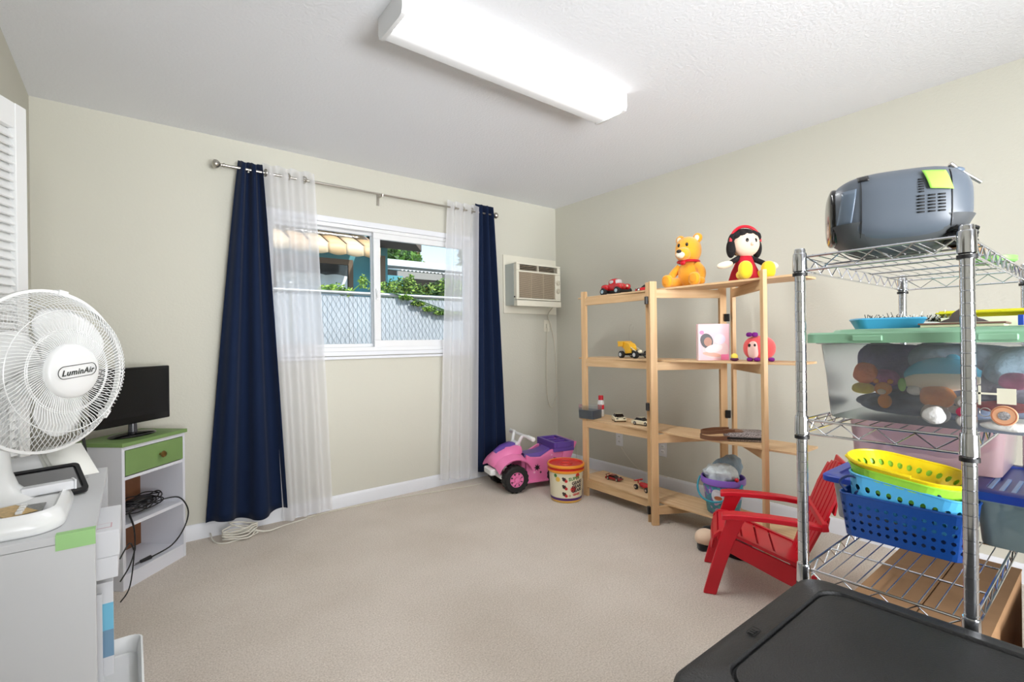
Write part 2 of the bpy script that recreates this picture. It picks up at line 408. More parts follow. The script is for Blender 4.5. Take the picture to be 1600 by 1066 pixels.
cs2 = curtain('sheer_curtain', 'white sheer curtain hanging beside the right navy curtain', M_SHEER, (2.005, 2.285), (1.905, 2.235), 2.29, lambda u: .07 - .03 * u, 3.5, .020, .026, 9, y0=3.355, th=0)
def ring(cx, parent, rz):
    n = 20; M = T(cx, 3.355, 2.24) @ RZ(rz)
    P = [M @ V((0, .021 * math.cos(2 * PI * i / n), .021 * math.sin(2 * PI * i / n))) for i in range(n)]
    G().tube(P, .0045, 6, closed=True).go('grommet', M_STEEL, parent)
for x, a in ((.675, .2), (.80, 1.1), (.905, .5)): ring(x, cs1, a)
for x, a in ((2.045, 1.2), (2.13, .9), (2.22, .3)): ring(x, cs2, a)
rod = thing('curtain_rod', 'brushed nickel curtain rod with round finials above the window', 'curtain rod', (1.44, 3.36, 2.24))
G().cyl((-.99, 0, 0), (-.2, 0, 0), .0085).cyl((-.2, 0, 0), (.99, 0, 0), .0068).go('rod', M_STEEL, rod)
for sx in (-1, 1):
    M = T(sx * .985, 0, 0) @ RY(sx * PI / 2)
    G().lathe([(.009, 0), (.014, .004), (.014, .012), (.008, .016), (.008, .024), (.016, .03), (.024, .04), (.027, .05), (.024, .06), (.014, .068), (.004, .07)], 20, M).go('finial', M_STEEL, rod)
for x in (-.86, .01, .93):
    G().box(x - .008, x + .008, .075, .088, -.06, .02).bar((x, .08, -.005), (x, 0, -.012), .008, .008).tube([(x, .012, .0), (x, .008, -.012), (x, -.008, -.012), (x, -.011, .002)], .003, 6).go('bracket', M_STEEL, rod)

# ------------------------------------------------------------------ air conditioner
M_AC = mat('ivory_plastic', S(226, 222, 206), rough=0.4)
M_ACG = mat('tan_grille', S(176, 160, 138), rough=0.6)
G().box(2.608, 3.245, YB - .014, YB, 1.408, 1.932).go('air_conditioner_surround', M_AC, bevel=.003)
tag(bpy.data.objects['air_conditioner_surround'], 'cream painted panel around the air conditioner on the window wall', 'panel')
ac = thing('air_conditioner', 'ivory window air conditioner with two round dials set in the wall', 'air conditioner', (2.885, 3.436, 1.655))
w2, h2 = .262, .19
G().box(-w2, w2, -.125, 0, -h2 + .01, h2 - .005).go('case', mat('ac_side_grey', S(186, 192, 186), rough=.5), ac, bevel=.006)
g = G()
# front fascia with openings: vent slot on top, intake grille, control strip on the right
y0, y1 = -.165, -.125
g.box(-w2, w2, y0, y1, h2 - .016, h2).box(-w2, w2, y0, y1, .108, .124).box(-w2, -w2 + .038, y0, y1, .124, h2 - .016).box(w2 - .038, w2, y0, y1, .124, h2 - .016)
g.box(-w2, -w2 + .03, y0, y1, -.118, .108).box(w2 - .066, w2, y0, y1, -.118, .108).box(-w2, w2, y0, y1, -.133, -.118).box(-w2, w2, y0 - .006, y1, -h2, -.139)
g.go('front_panel', M_AC, ac, bevel=.004)
G().box(-w2 + .03, w2 - .06, -.14, -.126, -.118, .108).box(-w2 + .03, w2 - .06, -.14, -.126, .124, h2 - .016).go('backing', mat('dark_vent', S(26, 24, 20), rough=.8), ac, ang=0)
for i in range(28):
    z = -.114 + i * .0081
    G().box(-w2 + .03, w2 - .066, -.158, -.15, z, z + .0052).go('grille_slat', M_ACG, ac, ang=0)
for x in (-.09, .055): G().box(x - .003, x + .003, -.16, -.149, -.118, .108).go('grille_rib', M_ACG, ac, ang=0)
for i in range(3):
    G().box(-w2 + .038, w2 - .038, -.162, -.145, .131 + i * .0145, .134 + i * .0145).go('vent_louver', M_ACG, ac, ang=0)
G().box(-.014, -.006, -.164, -.14, .122, h2 - .016).go('vent_lever', M_AC, ac)
for z in (.035, -.04):
    k = G().lathe([(.026, 0), (.026, .004), (.02, .006), (.019, .016), (.001, .018)], 24, T(w2 - .033, y0, z) @ RX(PI / 2)).box(w2 - .036, w2 - .030, y0 - .024, y0 - .01, z - .018, z + .018).go('dial', mat('ac_dial', S(206, 200, 182), rough=.35), ac)
G().cyl((-w2 - .0, -.14, -.11), (-w2 - .006, -.14, -.11), .006).go('screw', M_BLACK, ac)
cord = [(3.10, 3.33, 1.47), (3.12, 3.42, 1.40), (3.17, 3.435, 1.30), (3.215, 3.435, 1.12), (3.235, 3.436, .85), (3.225, 3.436, .62), (3.17, 3.436, .52), (3.12, 3.436, .60), (3.105, 3.436, .85), (3.115, 3.436, 1.15), (3.125, 3.436, 1.29)]
G().tube([V(p_) - V((2.885, 3.436, 1.655)) for p_ in cord], .0042, 8, smooth=8).go('power_cord', M_CORD, ac)
ot = thing('wall_outlet', 'small outlet below the air conditioner where its cord plugs in', 'outlet', (3.127, YB, 1.30))
G().box(-.035, .035, -.006, 0, -.055, .055).go('cover_plate', M_AC, ot, bevel=.002)
G().box(-.014, .014, -.024, -.006, -.022, .018).go('plug', M_AC, ot, bevel=.003)
def outlet(y, z, label):
    o = thing('wall_outlet', label, 'outlet', (XR, y, z), -PI / 2)
    G().box(-.036, .036, -.006, 0, -.058, .058).go('cover_plate', M_WHITE, o, bevel=.002)
    for dz in (-.021, .021):
        r = G().sup((0, -.006, dz), (.017, .003, .015), .5, .5).go('receptacle', M_WHITEPL, o)
        G().box(-.007, -.005, -.0105, -.008, dz - .004, dz + .006).box(.005, .007, -.0105, -.008, dz - .004, dz + .006).go('slot', M_BLACK, r, ang=0)
outlet(2.69, .315, 'white wall outlet seen under the shelf with the two pale toy cars')
outlet(2.262, .30, 'white wall outlet just right of the hinged shelf posts')
tag(G().tube([(3.245, 2.665, .255), (3.24, 2.6, .19), (3.235, 2.5, .12), (3.235, 2.42, .098), (3.22, 2.2, .10)], .002, 6, smooth=6).go('thin_cord', M_CORD), 'thin pale wires trailing from the outlet over the baseboard', 'cord')

# ------------------------------------------------------------------ louvred closet door (bifold leaf, ajar)
dv = V((-.45, -.893, 0)).normalized(); dr = thing('louvered_door', 'white louvered closet door standing ajar behind the fan', 'door', (-.305, 2.465, 0), math.atan2(dv.y, dv.x))
LW = .42
g = G().box(0, .05, -.016, .016, .012, 2.02).box(LW - .05, LW, -.016, .016, .012, 2.02); g.go('stile', M_WHITEPL, dr, bevel=.003)
g = G().box(.05, LW - .05, -.013, .013, .012, .14).box(.05, LW - .05, -.013, .013, .96, 1.04).box(.05, LW - .05, -.013, .013, 1.93, 2.02); g.go('rail', M_WHITEPL, dr, bevel=.002)
sl = None
for lo, hi in ((.14, .96), (1.04, 1.93)):
    k = 0
    while lo + .016 + k * .0305 < hi:
        z = lo + .016 + k * .0305; k += 1
        if sl is None:
            g = G().box(.048, LW - .048, -.0185, .0185, -.003, .003, RX(math.radians(-60))); sl = g.go('slat', M_WHITEPL, dr, ang=0); sl.location.z = z
        else:
            c = sl.copy(); COL.objects.link(c); c.location.z = z

# ------------------------------------------------------------------ white side cabinet
dk = thing('open_cabinet', 'white open-sided cabinet carrying the fan', 'cabinet', (-.395, 1.47, 0))
DW, DD, DH = .325, .73, .74
M_LAM = mat('white_laminate', S(206, 207, 209), rough=0.5)
G().box(0, DW, 0, DD, DH - .018, DH).go('top', M_LAM, dk, bevel=.0015)
G().box(0, DW, 0, .018, 0, DH - .0185).go('side_panel', M_LAM, dk, bevel=.0015)
G().box(0, DW, DD - .018, DD, 0, DH - .0185).go('side_panel', M_LAM, dk, bevel=.0015)
G().box(0, .012, .0185, DD - .0185, 0, DH - .0185).go('back_panel', M_LAM, dk)
for z in (.06, .28, .555): G().box(.0125, DW - .01, .0185, DD - .0185, z, z + .016).go('shelf', M_LAM, dk)
# green painter's tape on its near top edge
g = G().box(.258, .3255, -.0025, -.0005, .708, .7405).box(.258, .3255, -.0025, .02, .7405, .7425)
tag(g.go('masking_tape', mat('green_tape', S(158, 206, 136), rough=.6), dk), 'green masking tape')
M_BOXW = mat('white_card', S(224, 225, 228), rough=.6, bump=.05, scale=40)
b1 = thing('storage_box', 'white cardboard box poking out of the cabinet\'s upper shelf', 'box', (-.205, 1.60, .5715))
G().box(0, .172, 0, .24, 0, .055).go('box_body', M_BOXW, b1, bevel=.002)
G().box(-.002, .176, -.002, .242, .0555, .121).go('lid', M_BOXW, b1, bevel=.002)
G().box(.125, .16, .03, .07, .1212, .1216).go('label', mat('pink_outline', S(206, 170, 178)), b1, ang=0)
G().box(.128, .157, .033, .067, .1217, .1219).go('label', M_BOXW, b1, ang=0)
b2 = thing('document_pack', 'white paper pack with blue band standing in the cabinet\'s middle shelf', 'paper pack', (-.20, 1.66, .2965))
G().box(0, .155, 0, .03, 0, .245).go('paper', M_BOXW, b2, bevel=.001)
G().box(.09, .1555, -.0012, 0, .12, .19).go('blue_band', mat('sky_blue', S(120, 196, 226), rough=.4), b2, ang=0)
G().box(.09, .1555, -.0012, 0, .05, .1199).go('blue_band', mat('steel_blue', S(120, 156, 184), rough=.4), b2, ang=0)
b3 = thing('file_folders', 'pale paper stack beside the blue banded pack', 'paper stack', (-.20, 1.60, .2965))
for i in range(3): G().box(0, .135 - i * .01, i * .014, i * .014 + .009, 0, .24 - .01 * i).go('folder', M_BOXW, b3)
tr_ = thing('plastic_tray', 'white plastic tray sticking out of the cabinet at the bottom left', 'tray', (-.14, 1.62, .2965), rot=(0, 0, 0))
tr_.location = (-.185, 1.50, .0765)
g = G()
R = []
for (w_, d_, z) in ((.19, .40, 0), (.19, .40, .10), (.206, .416, .105), (.206, .416, .118), (.196, .406, .12), (.182, .392, .112), (.178, .388, .09)):
    R.append([V((x + .10, y + .22, z * 1.55)) for x, y in rr(w_, d_, .03)])
g.rings(R); g.go('tray_body', M_WHITEPL, tr_, ang=50)
g = G().box(.03, .17, .06, .38, .145, .150).box(.11, .114, .06, .38, .150, .154); g.go('insert', M_WHITE, tr_)
G().box(.14, .2, .012, .0165, .02, .05).go('handle_mark', M_RED, tr_)

# ------------------------------------------------------------------ fan
M_FAN = mat('white_fan_plastic', S(238, 239, 238), rough=0.22)
a = math.radians(48); FC = V((-.165, 1.667, 1.100)); ax = V((math.sin(a), -math.cos(a), 0))
fan = thing('electric_fan', 'white oscillating table fan with a wire grille on the cabinet', 'fan', (-.262, 1.66, .74))
inv = T(.262, -1.66, -.74)
F = Matrix.Identity(4); sx_ = V((math.cos(a), math.sin(a), 0))
for i in range(3): F[i][0] = sx_[i]; F[i][1] = (0, 0, 1)[i]; F[i][2] = ax[i]
F.translation = FC; F = inv @ F          # fan face: +Z out towards the room
# base
R = []
for (w_, d_, z, rd) in ((.26, .31, 0, .06), (.27, .32, .006, .062), (.27, .32, .022, .062), (.255, .305, .042, .06), (.235, .285, .048, .055), (.225, .275, .043, .05), (.22, .27, .04, .05)):
    R.append([V((x, y, z)) for x, y in rr(w_, d_, rd, 6, .0, 0)])
G().rings(R).go('base', M_FAN, fan, ang=60)
G().lathe([(.07, .038), (.058, .05), (.035, .075), (.024, .11), (.020, .16), (.019, .26)], 28, T(.0, .07, 0)).go('pole', M_FAN, fan, ang=60)
G().sup((.0, .075, .305), (.03, .03, .05), .8, .8).go('neck', M_FAN, fan)
G().lathe([(.03, -.20), (.055, -.195), (.068, -.17), (.072, -.12), (.072, -.08), (.05, -.062), (.02, -.06)], 28, F).go('motor_housing', M_FAN, fan, ang=50)
# guard: rear and front radial wires
RG = .199
def wire(p, q):
    return [F @ V(t) for t in (p, q)]
def guard(prof, nw, name, tw, rw):
    g = G()
    for i in range(nw):
        t0 = 2 * PI * i / nw; pts = []
        for k, (r, z) in enumerate(prof):
            t = t0 + tw * k / (len(prof) - 1)
            pts.append(F @ V((r * math.cos(t), r * math.sin(t), z)))
        g.tube(pts, rw, 4)
    return g
front = [(.062, .060), (.085, .062), (.105, .058), (.135, .066), (.165, .052), (.188, .022), (.199, 0)]
rear = [(.06, -.075), (.10, -.082), (.15, -.075), (.182, -.05), (.195, -.022), (.199, 0)]
g = guard(front, 104, 'f', .5, .00105)
for r_, z_ in ((.104, .0575), (.150, .060), (.1, .058)):
    g.tube([F @ V((r_ * math.cos(2 * PI * i / 64), r_ * math.sin(2 * PI * i / 64), z_)) for i in range(64)], .0013, 4, closed=True)
g.go('front_guard', M_FAN, fan, kind='stuff')
g = guard(rear, 96, 'r', -.4, .00105)
for r_, z_ in ((.09, -.081), (.17, -.062)):
    g.tube([F @ V((r_ * math.cos(2 * PI * i / 64), r_ * math.sin(2 * PI * i / 64), z_)) for i in range(64)], .0013, 4, closed=True)
g.go('rear_guard', M_FAN, fan, kind='stuff')
G().rings([[F @ V(((RG + x) * math.cos(2 * PI * i / 72), (RG + x) * math.sin(2 * PI * i / 72), z)) for x, z in ((-.003, -.006), (.004, -.006), (.004, .006), (-.003, .006))] for i in range(72)], loop=True).go('guard_rim', M_FAN, fan, ang=50)
for t in (80, 200, 320):
    t = math.radians(t); G().box(-.012, .012, -.008, .008, -.009, .010, F @ T(RG * math.cos(t), RG * math.sin(t), 0) @ RZ(t + PI / 2)).go('rim_clip', M_FAN, fan, bevel=.002)
hub = G().lathe([(.062, .054), (.068, .060), (.067, .070), (.061, .075), (.045, .0785), (.02, .0805), (.002, .081)], 40, F).go('hub_badge', M_FAN, fan, ang=50)
M_INK = mat('dark_ink', S(52, 56, 52), rough=.5)
def dome(p, off=.0): # drape onto badge
    rr_ = math.hypot(p.x, p.y); return .0815 - .6 * rr_ * rr_ * 1.2
def bendhub(p): q = V((p.x, p.y + .1 * p.x - .002, 0)); return F @ V((q.x, q.y, dome(q) + p.z + .0004))
text('LuminAir', .0200, None, M_INK, 'lettering', hub, .0003, bend=bendhub, shear=.25, bold=.0004, sp=1.1)
P = []
for x, y in rr(.098, .030, .0148, 8): q = V((x, y + .1 * x, 0)); P.append(F @ V((q.x, q.y, dome(q) + .0004)))
G().tube(P, .0009, 5, closed=True).go('badge_outline', M_INK, hub)
# blades
for i in range(3):
    t0 = 2 * PI * i / 3 + .7
    def bl(u, v):
        r = .03 + .145 * v; w0 = .42 + .42 * math.sin(PI * min(1, v * 1.0) * .8); t = t0 + (u - .5) * 2 * w0 * (1 - .25 * v * v) + .25 * v
        ed = 1 - .10 * (2 * u - 1) ** 2 * v
        return F @ V((r * ed * math.cos(t), r * ed * math.sin(t), -.012 + (u - .5) * -.05))
    G().grid(bl, 12, 12).go('blade', M_FAN, fan, solid=.0018, ang=60)
G().cyl(F @ V((0, 0, -.06)), F @ V((0, 0, .02)), .034, .028, 24).go('blade_hub', M_FAN, fan)
G().box(.035, .095, -.13, -.03, .0405, .043).go('control_panel', mat('printed_panel', S(96, 98, 96), rough=.3, var=.6, vscale=160), fan, ang=0)
for i in range(4): G().box(.052, .064, -.118 + i * .022, -.104 + i * .022, .043, .050).go('speed_button', M_WHITEPL, fan, bevel=.002)
# things lying on the cabinet beside the fan
cdx = thing('small_card', 'gold printed card lying on the fan base', 'card', (-.222, 1.585, .7835), .5)
G().box(-.028, .028, -.05, .05, 0, .0012).go('card', mat('gold_card', S(196, 164, 108), rough=.5, var=.2, vscale=90), cdx, ang=0)
sb = thing('small_box', 'little white box lying on the fan base', 'box', (-.175, 1.73, .784), .25)
G().box(-.05, .05, -.016, .016, 0, .022).go('box_body', M_BOXW, sb, bevel=.002)
G().box(.05, .054, -.018, .018, 0, .024).go('end_flap', M_BOXW, sb)
fd = thing('paper_folder', 'white folder of loose papers leaning behind the fan base', 'folder', (-.26, 1.93, .742), .35, rot=(.0, 0, .35))
def fold(u, v): return V((-.14 + .28 * u, -.07 + .13 * v, .01 + .075 * v + .02 * u))
G().grid(fold, 4, 4).go('cover', mat('folder_white', S(206, 207, 208), rough=.5), fd, solid=.002)
for i in range(3): G().grid(lambda u, v, i=i: V((.06 + .09 * u + .006 * i, -.06 + .14 * v - .01 * i, .016 + .075 * v + .02 + .002 * i)), 2, 2).go('sheet', mat('cream_paper', S(236, 236, 230), rough=.7), fd, solid=.0006)
la = thing('glossy_panel', 'black edged glossy panel lying behind the fan base', 'panel', (-.225, 1.86, .775), rot=(.55, 0, .3))
g = G().rings([[V((x, y, z)) for x, y in rr(w_, d_, .012, 3)] for w_, d_, z in ((.23, .12, 0), (.23, .12, .012), (.21, .10, .012), (.21, .10, .008))]); g.go('frame_rim', M_BLACK, la, ang=40)
G().box(-.1, .1, -.045, .045, .0085, .0095).go('glass', mat('grey_gloss', S(120, 120, 120), rough=.15), la, ang=0)

# ------------------------------------------------------------------ corner bookcase with green top
M_BC = mat('bookcase_white', S(220, 221, 228), rough=.5, bump=.1, scale=25)
fr_ = V((.267, .284, 0)); bw = fr_.length; br = math.atan2(fr_.y, fr_.x)
bc = thing('bookcase', 'small white bookcase with green top and drawer standing across the corner', 'bookcase', (-.042, 2.941, 0), br)
BD, BH = .26, .70
G().box(0, .016, 0, BD, 0, BH - .02).go('side_panel', M_BC, bc, bevel=.001)
G().box(bw - .016, bw, 0, BD, 0, BH - .02).go('side_panel', M_BC, bc, bevel=.001)
G().box(.0165, bw - .0165, BD - .008, BD, .055, BH - .021).go('back_panel', wood_mat('brown_board', S(120, 74, 42), S(140, 90, 54), stretch=(1, 1, 1), scale=5), bc)
G().box(.0165, bw - .0165, .002, BD - .009, .055, .07).go('shelf', M_BC, bc)
G().box(.0165, bw - .0165, .002, .014, 0, .0545).go('plinth', M_BC, bc)
G().box(.0165, bw - .0165, .004, BD - .009, .29, .306).go('shelf', M_BC, bc)
G().box(.0165, bw - .0165, .002, BD - .009, .520, .535).go('shelf', M_BC, bc)
G().box(-.008, bw + .006, -.012, BD + .004, BH - .019, BH).go('top', M_GREEN, bc, bevel=.002)
G().box(.0165, bw - .0165, .002, .016, .662, .680).go('rail', M_BC, bc)
dw = G().box(.018, bw - .018, -.004, .014, .54, .66).box(.022, bw - .022, .0145, BD - .03, .545, .6).go('drawer', M_GREEN, bc, bevel=.002)
G().lathe([(.006, 0), (.006, .008), (.014, .014), (.017, .02), (.013, .027), (.002, .03)], 20, T(bw * .56, -.004, .60) @ RX(PI / 2)).go('knob', M_BRASS, dw)
# television
tv = thing('television', 'black flat screen television on the green topped bookcase', 'television', (.0, 3.17, .70), br - .03)
G().lathe([(.10, 0), (.105, .004), (.10, .010), (.06, .016), (.02, .02)], 32, Matrix.Diagonal((1.15, .72, 1, 1))).go('stand_base', M_BLACKG, tv, ang=50)
G().lathe([(.02, .015), (.018, .07)], 16).go('stand_neck', mat('grey_gloss_neck', S(70, 70, 74), rough=.15), tv)
G().box(-.212, .212, -.022, .022, .062, .350).sup((0, .03, .2), (.15, .03, .1), .4, .4).go('casing', M_BLACKG, tv, bevel=.006)
G().box(-.196, .196, -.0235, -.0225, .098, .335).go('screen', mat('screen_glass', S(13, 14, 15), rough=.22), tv, ang=0)
# tangle of black cables and an adapter
def rc(cx, cy, cz, rx, ry, n, seed, th=.0026, loc=None, tilt=.2):
    rd = random.Random(seed); P = []
    for i in range(n):
        t = i * .9; k = .55 + .45 * rd.random()
        P.append(V((cx + rx * k * math.cos(t), cy + ry * k * math.sin(t), cz + .012 * rd.random() + .010 * (i % 3))))
    return P
cbl = mat('black_cable', S(20, 20, 21), rough=.5)
c1 = thing('cable_tangle', 'tangle of black power cables on the bookcase\'s middle shelf', 'cable', (-.042, 2.941, .306), br)
for k in range(4):
    G().tube(rc(.16 + .05 * (k % 2), .10, .010 + .012 * k, .13, .075, 16, 20 + k), .003, 6, smooth=6).go('cable', cbl, c1)
G().box(.14, .25, .07, .12, .05, .075).go('adapter', M_BLACK, c1, bevel=.005)
c2 = thing('power_cable', 'black cable with a plug drooping over the bookcase\'s front edge', 'cable', (-.042, 2.941, 0), br)
G().tube([(.20, .08, .335), (.30, .03, .345), (.345, -.01, .33), (.375, -.028, .25), (.34, -.03, .17), (.27, -.02, .11), (.20, .02, .083), (.175, .03, .08)], .0035, 8, smooth=6).go('cable', cbl, c2)
G().cyl((.185, .026, .082), (.135, .035, .081), .010, .008, 12).box(.10, .135, .031, .034, .084, .086).box(.10, .135, .036, .039, .076, .078).go('plug', M_BLACK, c2)
c3 = thing('power_cable', 'black cables running from the bookcase back behind the white cabinet', 'cable', (-.042, 2.941, 0), br)
for dz, e in ((.33, .22), (.325, .12), (.32, .03)):
    G().tube([(.10, .06, dz), (.05, -.0, dz - .01), (.03, -.03, dz - .04), (-.02, -.08, dz - .08 - e * .2), (-.09, -.12, e + .05), (-.14, -.12, e)], .003, 6, smooth=6).go('cable', cbl, c3)
c4 = thing('television_cable', 'black cables hanging behind the television beside the fan', 'cable', (-.042, 2.941, 0), br)
for x in (-.022, -.03):
    G().tube([(.02, .16, .83), (-.0, .20, .80), (x, .17, .74), (x, .15, .6), (x, .14, .4)], .003, 6, smooth=6).go('cable', cbl, c4)

# cable coil under the left curtain and the cable along the wall
P = []
for i in range(66):
    t = i * .42; k = 1 + .12 * math.sin(i * 1.7)
    P.append(V((.50 + .085 * k * math.cos(t), 3.30 + .055 * k * math.sin(t), .006 + .0011 * i + .006 * math.sin(i * .9))))
P += [V((.62, 3.27, .02)), V((.75, 3.33, .006)), V((.90, 3.37, .005))]
P = [V((.36, 3.41, .03)), V((.37, 3.32, .005)), V((.43, 3.255, .005))] + P
tag(G().tube(P, .0042, 6, smooth=3).go('cable_coil', mat('white_cable', S(222, 218, 206), rough=.45)), 'coil of white cable on the carpet under the left navy curtain', 'cable')
tag(G().tube([(.90, 3.385, .005), (1.2, 3.40, .005), (1.6, 3.36, .005), (2.0, 3.29, .005), (2.22, 3.26, .005)], .004, 6, smooth=5).go('floor_cable', M_CORD), 'pale cable lying on the carpet along the window wall', 'cable')

# ------------------------------------------------------------------ hinged pine shelving
sh = thing('folding_shelf', 'tall hinged pine shelving with four tiers against the right wall', 'shelving', (2.6, 1.9, 0))
def lc(x, y, z=0): return V((x - 2.6, y - 1.9, z))
LV = (1.475, 1.024, .570, .125)
def post(x, y, d, w_=.045, t=.022, h=1.52):
    d = V((d[0], d[1], 0)).normalized(); n_ = V((-d.y, d.x, 0)); p = lc(x, y)
    q = [p + d * i * w_ / 2 + n_ * j * t / 2 for i, j in ((-1, -1), (1, -1), (1, 1), (-1, 1))]
    return G().rings([q, [k + V((0, 0, h)) for k in q]]).go('post', M_PINE, sh, bevel=.002)
def rails(a, b):
    for z in LV: G().bar(lc(a[0], a[1], z - .006 - .0265), lc(b[0], b[1], z - .006 - .0265), .018, .052).go('rail', M_PINER, sh, bevel=.001)
L_ = (2.665, 2.52); C1 = (2.592, 1.900); C2 = (2.560, 1.838); B1 = (2.965, 1.605); B2 = (2.985, 1.545); R_ = (2.628, 1.195)
post(*L_, (.02, -1)); post(*C1, (.81, .59), w_=.045, t=.026); rails((2.663, 2.50), (2.645, 1.905))
post(*C2, (B1[0] - C2[0], B1[1] - C2[1])); post(*B1, (B1[0] - C2[0], B1[1] - C2[1])); rails(C2, B1)
post(*B2, (R_[0] - B2[0], R_[1] - B2[1]), w_=.04); post(*R_, (R_[0] - B2[0], R_[1] - B2[1])); rails(B2, R_)
for z in (1.405, .735, .085):
    G().box(-.009, .009, -.012, .012, -.024, .024, T(*lc(2.550, 1.878, z)) @ RZ(-.6)).go('hinge', M_BLACK, sh, bevel=.002)
for z in (1.29, .68):
    G().box(-.01, .01, -.014, .014, -.024, .024, T(*lc(2.965, 1.575, z)) @ RZ(.2)).go('hinge', M_BLACK, sh, bevel=.002)
for z in LV:
    for q in (((2.668, 2.585), (2.622, 1.884), (2.872, 1.874), (2.918, 2.575)), ((2.625, 1.880), (2.63, 1.035), (2.88, 1.035), (2.875, 1.870))):
        q = [lc(x, y, z - .006) for x, y in q]
        G().rings([q, [k + V((0, 0, .012)) for k in q]]).go('shelf_board', M_PINEH, sh, bevel=.0015)
TP = [z + .0065 for z in LV]

# ------------------------------------------------------------------ toys on the shelves
M_TRED = mat('toy_red', S(186, 26, 34), rough=.25, coat=.5)
M_TCREAM = mat('toy_cream', S(236, 226, 196), rough=.25, coat=.4)
M_TYEL = mat('toy_yellow', S(240, 184, 40), rough=.35)
M_WIND = mat('toy_window', S(24, 20, 22), rough=.15)
M_RIM = mat('toy_rim', S(200, 200, 200), rough=.25, metal=.8)
def wheels(t, xs, hw, r, wd, rim=.55):
    for x in xs:
        for s_ in (-1, 1):
            k = G().lathe([(r * .8, 0), (r, wd * .15), (r, wd * .85), (r * .8, wd)], 18, T(x, s_ * hw - wd / 2, r) @ RX(-PI / 2)).go('wheel', M_RUBBER, t)
            G().lathe([(r * rim, 0), (r * rim, wd + .003), (r * rim * .7, wd + .004)], 14, T(x, s_ * hw - (wd + .004) / 2, r) @ RX(-PI / 2)).go('hub_cap', M_RIM, k)
def car(name, label, cat, loc, rz, m, L_=.10, W_=.045, Hh=.032, r=.010, spoiler=False, hood=None):
    t = thing(name, label, cat, loc, rz)
    prof = [(-L_ / 2, r * .7), (-L_ / 2, Hh * .55), (-L_ * .44, Hh * .66), (-L_ * .2, Hh * .68), (L_ * .12, Hh * .64), (L_ * .42, Hh * .5), (L_ / 2, Hh * .38), (L_ / 2, r * .7)]
    G().rings([[V((x, y * W_ / 2 * (1 if abs(y) < .95 else 1), z - (0 if abs(y) < .9 else .002))) for x, z in prof] for y in (-1, -.86, .86, 1)]).go('car_body', m, t, bevel=.002)
    g = G().rings([[V((x, y * W_ * .41, Hh * .62)) for x, y in ((-L_ * .36, -1), (L_ * .22, -1), (L_ * .22, 1), (-L_ * .36, 1))], [V((x, y * W_ * .33, Hh)) for x, y in ((-L_ * .24, -1), (L_ * .06, -1), (L_ * .06, 1), (-L_ * .24, 1))]])
    cb = g.go('cabin', M_WIND, t, bevel=.001)
    G().box(-L_ * .23, L_ * .05, -W_ * .32, W_ * .32, Hh, Hh + .0015).go('roof', m, cb, bevel=.001)
    wheels(t, (-L_ * .3, L_ * .31), W_ * .44, r, .009)
    G().box(L_ * .49, L_ * .51, -W_ * .4, -W_ * .22, Hh * .42, Hh * .52).box(L_ * .49, L_ * .51, W_ * .22, W_ * .4, Hh * .42, Hh * .52).go('headlight', M_WIND, t)
    if spoiler: G().box(-L_ * .5, -L_ * .42, -W_ * .45, W_ * .45, Hh * .95, Hh * 1.02).box(-L_ * .47, -L_ * .44, -W_ * .3, -W_ * .26, Hh * .6, Hh).box(-L_ * .47, -L_ * .44, W_ * .26, W_ * .3, Hh * .6, Hh).go('spoiler', m, t)
    if hood: text(hood, .021, T(L_ * .27, 0, Hh * .60) @ RY(math.radians(14)) @ RZ(PI / 2), M_WIND, 'lettering', t, .0004, bold=.0006)
    return t
TOC = math.atan2(-.787, -.617)   # heading that faces the camera
# big-wheeled red buggy
bg_ = thing('toy_buggy', 'red toy beetle buggy on big black wheels at the shelf\'s top left', 'toy car', (2.765, 2.30, TP[0]), TOC + .62)
g = G().sup((0, 0, .058), (.088, .04, .03), .7, .7, nu=20, nv=10).sup((-.008, 0, .088), (.05, .034, .034), .75, .8, nu=20, nv=10)
for x in (-.064, .064):
    for s_ in (-1, 1): g.sup((x, s_ * .043, .058), (.034, .018, .022), .8, .8, nu=14, nv=8)
g.go('car_body', M_TRED, bg_, ang=60)
G().sup((.018, 0, .092), (.028, .029, .022), .6, .6, nu=16, nv=8).sup((-.012, 0, .094), (.03, .0355, .018), .6, .6, nu=16, nv=8).go('window', mat('pale_window', S(196, 190, 190), rough=.2), bg_)
G().box(-.085, .085, -.03, .03, .018, .036).box(.084, .094, -.045, .045, .022, .034).go('chassis', M_BLACK, bg_, bevel=.003)
wheels(bg_, (-.066, .066), .056, .027, .030, .5)
for s_ in (-1, 1): G().sup((.082, s_ * .028, .062), (.008, .009, .009), nu=12, nv=8).go('headlight', M_TCREAM, bg_)
car('toy_car', 'small red toy car partly behind the hinged post on the top shelf', 'toy car', (2.74, 2.02, TP[0]), PI / 2 + .3, M_TRED, .13, .058, .046, .013)
